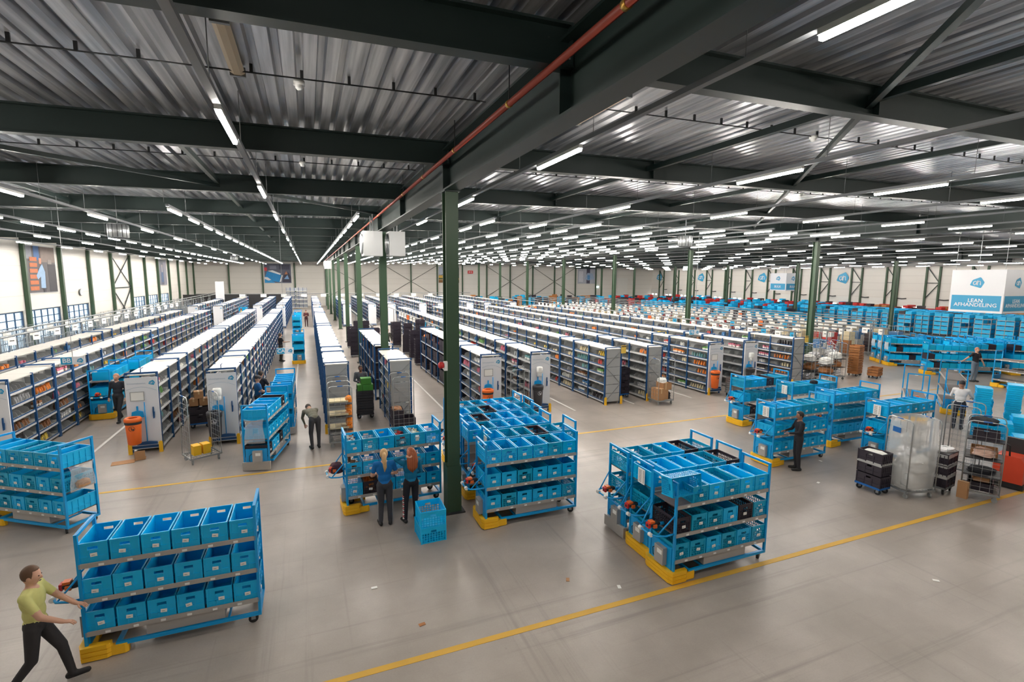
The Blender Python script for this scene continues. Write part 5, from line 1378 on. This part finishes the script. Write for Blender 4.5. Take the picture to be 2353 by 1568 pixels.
# bread crates, messy cages at the right rack end
cached('bread', lambda: m_crate('bread_crate', True, .7, .5, .115))
dolly('dolly under the tall stack of brown bread crates', 28.5, 18.75, R(15), .7, .5, 'bread_crate'); stack('bread', 11, 28.5, 18.75, .19, R(15), .142, 'brown bread crate in the tall stack')
dolly('dolly under the low stack of brown bread crates', 28.9, 17.9, R(15), .7, .5, 'bread_crate'); stack('bread', 3, 28.9, 17.9, .19, R(15), .142, 'brown bread crate in the low stack')
for i, (x, y, a) in enumerate(((24.3, 18.4, 10), (25.3, 18.9, 5), (26.4, 18.5, -8), (27.2, 19.3, 0), (24.2, 17.4, 20))):
    cage('roll cage with bread and bags beyond the last rack, %s' % oz(i), x, y, R(a), (.7, 1.15))
    heap('plastic bag load on top of the bread cage, %s' % oz(i), x, y, 1.16, .6, .5, .34, 'foil' if i % 2 else 'paper', 'bag_load', 'bags', seed=50+i)
    heap('brown bread load in the bread cage, %s' % oz(i), x, y, .71, .62, .52, .3, 'bread_crate', 'bread_load', 'bread', seed=60+i)
    heap('black bag load low in the bread cage, %s' % oz(i), x, y, .21, .6, .5, .4, 'dark_cloth' if i % 2 else 'foil', 'bag_load', 'bags', seed=70+i)
# flattened cardboard near the orange bin and litter
def scrap(label, x, y, w, d, rz, m='card_brown', up=0.): 
    b = MB().bx(-w/2, w/2, -d/2, d/2, 0, .008)
    if up: b.bx(-w/2, -w/2+.008, -d/2, d/2, 0, up).bx(-w/2, w/2, d/2-.008, d/2, 0, up*.7)
    return tag(ob('cardboard_sheet' if m == 'card_brown' else 'paper_scrap', b.mesh('scrap', m), None, (x, y, .002), (0, 0, rz)), label, 'scrap')
scrap('torn piece of cardboard on the floor below the orange bin', -5.15, 17.15, .55, .34, R(10)); scrap('small folded cardboard standing below the orange bin', -4.78, 17.35, .3, .25, R(100), up=.28)
for i, (x, y, lb, m) in enumerate(((.86, 8.46, 'white paper scrap on the floor left of the front trio', 'paper'), (4.12, 7.44, 'brown leaf of cardboard on the floor left of the trio', 'card_brown'), (-1.2, 9.09, 'white scrap beside the lower left trolley', 'paper'), (1.44, 7.23, 'small pale scrap near the yellow line', 'bread_crate'), (4.86, 6.92, 'white label lying just behind the yellow line', 'paper'), (10.32, 4.99, 'white scrap alone on the floor at lower right', 'paper'), (12.43, 8.86, 'white scrap behind the person in black', 'paper'), (14.0, 9.97, 'white scrap under the right group trolleys', 'paper'))):
    scrap(lb, x, y, .1, .06, i*1.1, m)

# ================================================================== BLACK CRATE STACKS AND RAILS IN THE MIDDLE
n = 0
for (x, y, k) in ((6.2, 30.4, 5), (6.95, 31.2, 7), (6.3, 32.6, 6), (6.9, 33.6, 8), (6.3, 35.2, 4), (6.8, 37.6, 6), (6.2, 39.0, 6), (6.6, 42.5, 5), (3.2, 30.6, 6), (3.7, 31.9, 7), (3.25, 33.6, 8), (2.8, 35.0, 6), (3.2, 37.2, 7), (2.9, 39.5, 5)):
    stack('blackcrate', k, x, y, .14, random.uniform(-.15, .15), .3, 'black crate in the %s tall floor stack between the racks' % oz(n)); n += 1
    tag(ob('dolly', cached('lowdolly', lambda: MB().bx(-.31,.31,-.21,.21,.09,.14).bx(-.28,-.2,-.16,-.1,0,.09).bx(.2,.28,-.16,-.1,0,.09).bx(-.28,-.2,.1,.16,0,.09).bx(.2,.28,.1,.16,0,.09).mesh('dolly', 'galv')), None, (x, y, 0)), 'low dolly under the %s tall black stack' % oz(n-1), 'dolly')
b = MB(); rn = random.Random(31)
for xc in (2.95, 6.4):
    for k in range(2 if xc > 5 else 3, 8):
        for z in LV3:
            for j in range(2):
                if rn.random() < .12: continue
                for q in range(rn.choice((1, 2, 2))):
                    scrate(b, Matrix.Translation((xc-.04, Y1+k*BAY+.37+.64*j, z+.01+.29*q)) @ Matrix.Rotation(PI/2, 4, 'Z'), .58, .6, .28, 0)
                if rn.random() < .6: b.ell((xc-.1, Y1+k*BAY+.37+.64*j, z+.3), (.2, .22, .12), 7, 5, rn.choice((1, 2, 3)))
tag(ob('black_crates', b.mesh('black_crates', ['crate_black', 'g_orange', 'g_brown', 'g_red'])), 'black crates of produce filling the open blue racks by the columns', 'crates', kind='stuff')
def rail(label, x, y0, y1, z, cards, sp=.95, x1=None):
    o = emp('sign_rail', (x, y0, z), label=label, cat='rail')
    ob('pipe', MB().tube([(0, 0, 0), (0, y1-y0, 0)], .05, 8).mesh('pipe', 'galv'), o)
    for k in range(int((y1-y0)/6)+1): ob('leg', cached('railleg%.1f' % z, lambda: MB().bx(-.03,.03,-.03,.03,-z,0).mesh('leg', 'galv')), o, (0, .4+6*k, 0))
    return o
def cards(x, y0, y1, z, nm, sp=.95, tilt=True):
    y = y0+.5; i = 0; rn = random.Random(int(x*10)+900)
    while y < y1:
        r_ = rn.random() if x > 0 else .1; m = 'paper' if r_ < .78 else ('logo_blue' if r_ < .9 else ('orange' if r_ < .94 else 'paper'))
        me = cached('hcard_'+m, lambda: MB().bx(-.16,.16,-.004,.004,-.42,-.06).bx(-.02,.02,-.003,.003,-.07,.05).bx(-.09,.09,-.006,-.004,-.24,-.2,1).mesh('hanging_card', [m, 'ink']))
        tag(ob('hanging_card', me, None, (x, y, z), (0, 0, R(-70 if x > 0 else 60)+rn.uniform(-.12, .12))), '%s card hung on the %s, %s from its near end' % ({'paper': 'white', 'logo_blue': 'blue', 'orange': 'orange'}[m], nm, oz(i)), 'card', 'cards on the sign rails')
        y += sp; i += 1
rail('grey sign rail beside the near black crate stacks', 7.6, 31, 58, 2.25, True); cards(7.6, 31, 46, 2.25, 'rail beside the black stacks', 1.3)
rail('short grey rail by the third column', 3.75, 33, 50, 2.2, True); cards(3.75, 33, 44, 2.2, 'rail by the third column', 1.8)
for i, (x, y0) in enumerate(((26.7, 20.9), (29.24, 20.7), (31.8, 21.5), (34.13, 20.5), (36.8, 23.0), (39.4, 24.5), (42.0, 26.0))):
    rail('long grey sign rail right of the racks, %s from the left' % oz(i), x, y0, 72, 2.3, True)
    if i < 6: cards(x, y0, 58 if i < 4 else 50, 2.3, '%s right-hand rail' % oz(i), 1.05)
for i, x in enumerate((-13.4, -12.3)):
    rail('grey sign rail in front of the left windows, %s one' % ('outer', 'inner')[i], x, 24, 90, 2.65, True); cards(x, 24, 60, 2.65, '%s left rail' % ('outer', 'inner')[i], 2.2)
b = emp('cross_rail', (0, 84, 2.65), label='long grey rail across the far end of the racks', cat='rail'); ob('pipe', MB().tube([(-15, 0, 0), (26, 0, 0)], .05, 8).mesh('pipe', 'galv'), b)
for k in range(8): ob('leg', cached('xleg', lambda: MB().bx(-.03,.03,-.03,.03,-2.65,0).mesh('leg', 'galv')), b, (-14+5.5*k, 0, 0))
for i in range(12): tag(ob('hanging_card', cached('hcard_far', lambda: MB().bx(-.4,.4,-.005,.005,-.5,-.05).mesh('hanging_card', 'paper')), None, (-9+2.8*i, 83.9, 2.65)), 'white card on the far cross rail, %s from the left' % oz(i), 'card', 'cards on the far cross rail')
tag(ob('dark_curtain', MB().bx(-17, -3.6, -.05, .05, .2, 2.5).mesh('dark_curtain', 'rubber'), None, (0, 86.5, 0)), 'low dark partition at the far left end', 'partition')
# tall stack of grey bins by the far wall
g = emp('bin_rack', (-1.7, 88, 0), label='tall grey stepped bin rack at the far end of the main aisle', cat='rack')
for j in range(5):
    for i in range(5): ob('bin', cached('farbin', lambda: MB().bx(-.28,.28,-.3,.3,0,.05).bx(-.28,.28,.27,.3,0,.5).bx(-.3,-.27,-.3,.3,0,.55,1).bx(.27,.3,-.3,.3,0,.55,1).mesh('bin', ['rack_white', 'rack_blue'])), g, (-1.25+.62*i, 0, .3+.66*j))
tag(ob('white_board', MB().bx(-.5,.5,-.03,.03,2.2,4.55).bx(-.45,-.41,-.02,.02,0,2.2).bx(.41,.45,-.02,.02,0,2.2).mesh('white_board', 'sign_white'), None, (-10.7, 75.6, 0)), 'tall blank white board standing behind the far left racks', 'board')

# ================================================================== FAR CAGES, CARTS AND CRATES
n = 0; rn = random.Random(77)
for x in (-15.9, -14.9, -14.0, -12.9, -11.8):
    y = 21 if x < -12 else 30
    n = 100*(-15.9, -14.9, -14.0, -12.9, -11.8).index(x)
    while y < (80 if x < -12 else 70):
        if rn.random() < .86:
            c = tag(ob('roll_cage', MESH['rc_far'], None, (x+rn.uniform(-.1, .1), y, 0), (0, 0, rn.uniform(-.15, .15)), (1, 1, 1.12)), 'steel roll cage by the left windows, %s row, %s from the front' % (oz(int(n//100)), oz(n % 100)), 'roll cage', 'steel roll cages by the left windows'); n += 1
            if rn.random() < .3: ob('load', cached('cageload%d' % rn.randrange(3), lambda: MB().bx(-.34,.34,-.3,.3,.2,rn.uniform(.6,1.3)).mesh('load', rn.choice(['foil', 'g_grey', 'crate_blue']))), c)
        y += 1.15 if y < 50 else 1.8
def loads():
    r = random.Random(2); out = []
    for q, (ms, h) in enumerate(((['bread_crate', 'g_cream'], 1.5), (['g_white', 'g_blue'], 1.5), (['crate_black', 'g_dark'], 1.4), (['g_white', 'g_red'], 1.6), (['bread_crate', 'g_brown'], 1.25))):
        b = MB(); z = .2
        while z < h:
            hh = r.choice((.16, .24, .3))
            for i in range(2): b.bx(-.36+.36*i, -.02+.36*i, -.3, .3, z, z+hh-.015, r.randrange(2))
            z += hh
        out.append(b.mesh('load', ms))
    return out
LD = loads(); n = 0
for ri, x in enumerate((25.6, 27.6, 30.5, 33.0, 35.4, 38.0, 40.7)):
    y = 21.6+.9*(ri > 0)+(ri > 3)*1.5
    while y < 62:
        if rn.random() < .9:
            q = rn.randrange(5) if ri > 1 else rn.choice((0, 0, 4, 3))
            c = emp('loaded_roll_cage', (x, y, 0), rn.uniform(-.1, .1), label='cage of %s goods, %s in the %s row under the right rails' % (('brown', 'blue and white', 'black', 'red and white', 'dark brown')[q], oz(n), oz(ri)), cat='roll cage', group='loaded roll cages under the right rails')
            ob('cage_frame', MESH['rc_far'], c); ob('load', LD[q], c); n += 1
        y += 1.1 if y < 40 else 1.5
    n = 0
# crate carts in front of the right wall
def m_cart():
    b = MB()
    for xx in (-.4, .4):
        for yy in (-.62, 0, .62): b.bx(xx-.018, xx+.018, yy-.018, yy+.018, .06, 1.9)
    for z in (.22, .62, 1.04, 1.46, 1.88):
        for xx in (-.4, .4): b.bx(xx-.015, xx+.015, -.62, .62, z-.02, z+.02)
        for yy in (-.62, 0, .62): b.bx(-.4, .4, yy-.015, yy+.015, z-.02, z+.02)
    return b.mesh('cart_frame', 'galv')
cached('cart', m_cart); n = 0
for i, x in enumerate((57.0, 58.5, 60.0, 62.0, 64.0, 66.5)):
    y = 23.0; j = 0
    while y < 46:
        ob_ = tag(ob('crate_cart', MESH['cart'], None, (x+rn.uniform(-.08, .08), y, 0), (0, 0, rn.uniform(-.05, .05))), 'grey crate cart before the right wall, %s row, %s from the right' % (oz(i), oz(j)), 'cart', 'crate carts near the right wall')
        if i < 4:
            for z in (.24, .64, 1.06, 1.48, 1.9):
                for yy in (-.31, .31):
                    if rn.random() < .93: scrate(STF, Matrix.Translation((x, y+yy, z)), .74, .56, .30, rn.choice((0, 0, 1, 1, 1, 5, 2)) if z > 1.5 else rn.choice((0, 1, 1)))
        y += 1.62; j += 1
def block(x0, x1, y0, y1, h0, h1, cols, dx=1.0, dy=.8, p=.9):
    x = x0
    while x < x1:
        y = y0
        while y < y1:
            if rn.random() < p and not any(abs(x-gx) < .7 and abs((y-.05+5.4) % 10.8-5.4) < .6 for gx in GX):
                h = rn.uniform(h0, h1); mi = rn.choice(cols); z = .12
                while z < h: STF.bx(x-.38, x+.38, y-.28, y+.28, z, z+.27, mi); z += .3
                scrate(STF, Matrix.Translation((x, y, z)), .76, .56, .27, mi)
            y += dy
        x += dx
block(45.5, 55, 42, 62, .9, 1.9, (0, 1, 1, 0, 2), 1.5, 1.0)
block(47, 70, 62, 82, .8, 1.8, (2, 2, 3, 0, 1, 3), 1.6, 1.1)
block(56.5, 72.5, 47, 61, .9, 1.9, (3, 3, 1, 0, 2, 1), 1.4, 1.0)
block(68.3, 72.8, 22, 46, 1.2, 2.0, (3, 3, 4, 2), 1.2, .9)
block(46, 55.5, 83, 95, .7, 1.5, (2, 4, 1), 1.6, 1.2, .7)
block(20, 44, 86, 94, .6, 1.7, (2, 1, 1, 4, 4), 1.8, 1.4, .7)
tag(ob('distant_crates', STF.mesh('distant_crates', SMATS)), 'stacked blue, red and black crates filling the distance', 'crates', kind='stuff')
# red forklift near the docks
def forklift(x, y, rz, label):
    o = emp('forklift', (x, y, 0), rz, label=label, cat='forklift')
    ob('body', MB().bx(-.5,.5,-.8,.5,.25,1.1).mesh('body', 'red'), o); ob('mast', MB().bx(-.4,-.3,.5,.6,.1,2.6).bx(.3,.4,.5,.6,.1,2.6).bx(-.4,.4,.5,.6,1.3,1.4).mesh('mast', 'dark_metal'), o)
    ob('cab_frame', MB().bar((-.45,-.7,1.1),(-.45,-.6,2.1),.06,.06).bar((.45,-.7,1.1),(.45,-.6,2.1),.06,.06).bar((-.45,.4,1.1),(-.45,.3,2.1),.06,.06).bar((.45,.4,1.1),(.45,.3,2.1),.06,.06).bx(-.48,.48,-.65,.35,2.08,2.14).mesh('cab_frame', 'red'), o)
    for s in (-1, 1):
        ob('fork', MB().bx(-.06,.06,.6,1.6,.05,.1).mesh('fork', 'dark_metal'), o, (s*.25, 0, 0))
        for yy in (-.5, .35): ob('wheel', MB().cyl((-.08,0,.24),(.08,0,.24),.24,14).mesh('wheel', 'rubber'), o, (s*.46, yy, 0))
forklift(61.5, 76, 1.9, 'red reach truck near the loading docks')
# red fire alarm on the near column, exit signs, wall clock
o = emp('alarm_horn', (2.75, 10.66, 3.45), label='red alarm horn on the side of the near column', cat='alarm')
ob('housing', MB().bx(-.05,.02,-.05,.05,-.1,.1).mesh('housing', 'white_plastic'), o); ob('horn', MB().lathe([(.03,0),(.07,.02),(.08,.09),(.05,.12),(0,.12)], 14).mesh('horn', 'red'), o, (-.05, 0, .02), (0, -PI/2, 0))
for i, (x, y, z, a, lb) in enumerate(((XL+.08, 52.0, 3.9, PI/2, 'round white clock on the left wall'), (32.0, YB-.06, 3.4, 0, 'small round clock on the far wall'))):
    o = emp('wall_clock', (x, y, z), a, label=lb, cat='clock')
    ob('case', cached('ck1', lambda: MB().cyl((0,0,0),(0,-.06,0),.28,20).mesh('case', 'galv')), o); ob('dial', cached('ck2', lambda: MB().cyl((0,-.06,0),(0,-.066,0),.25,20).mesh('dial', 'white_plastic')), o); ob('hands', cached('ck3', lambda: MB().bar((0,-.07,0),(0,-.07,.18),.02,.006,up=(0,1,0)).bar((0,-.07,0),(.12,-.07,-.04),.025,.006,up=(0,1,0)).mesh('hands', 'ink')), o)
o = emp('fire_hose_sign', (30.2, YB-.05, 6.3), label='small red fire hose sign on the far wall', cat='sign'); ob('plate', MB().bx(-.55,.55,-.03,0,-.3,.3).mesh('plate', 'red'), o); ob('symbol', MB().bx(-.3,-.22,-.036,-.03,-.15,.15).bx(.22,.3,-.036,-.03,-.15,.15).bx(-.22,.22,-.036,-.03,-.03,.05).mesh('symbol', 'sign_white'), o)
for i, (x, y, z, a) in enumerate(((XL+.2, 56.5, 3.3, PI/2), (59.5, YB-.2, 3.2, 0))):
    o = emp('exit_sign', (x, y, z), a, label='lit exit sign on the %s wall' % ('left', 'far')[i], cat='sign'); ob('panel', cached('exit', lambda: MB().bx(-.4,.4,-.05,0,0,.3).mesh('panel', mat('exit_glow', (200,240,235), .5, emit=((210,245,240), 3.)).name)), o)
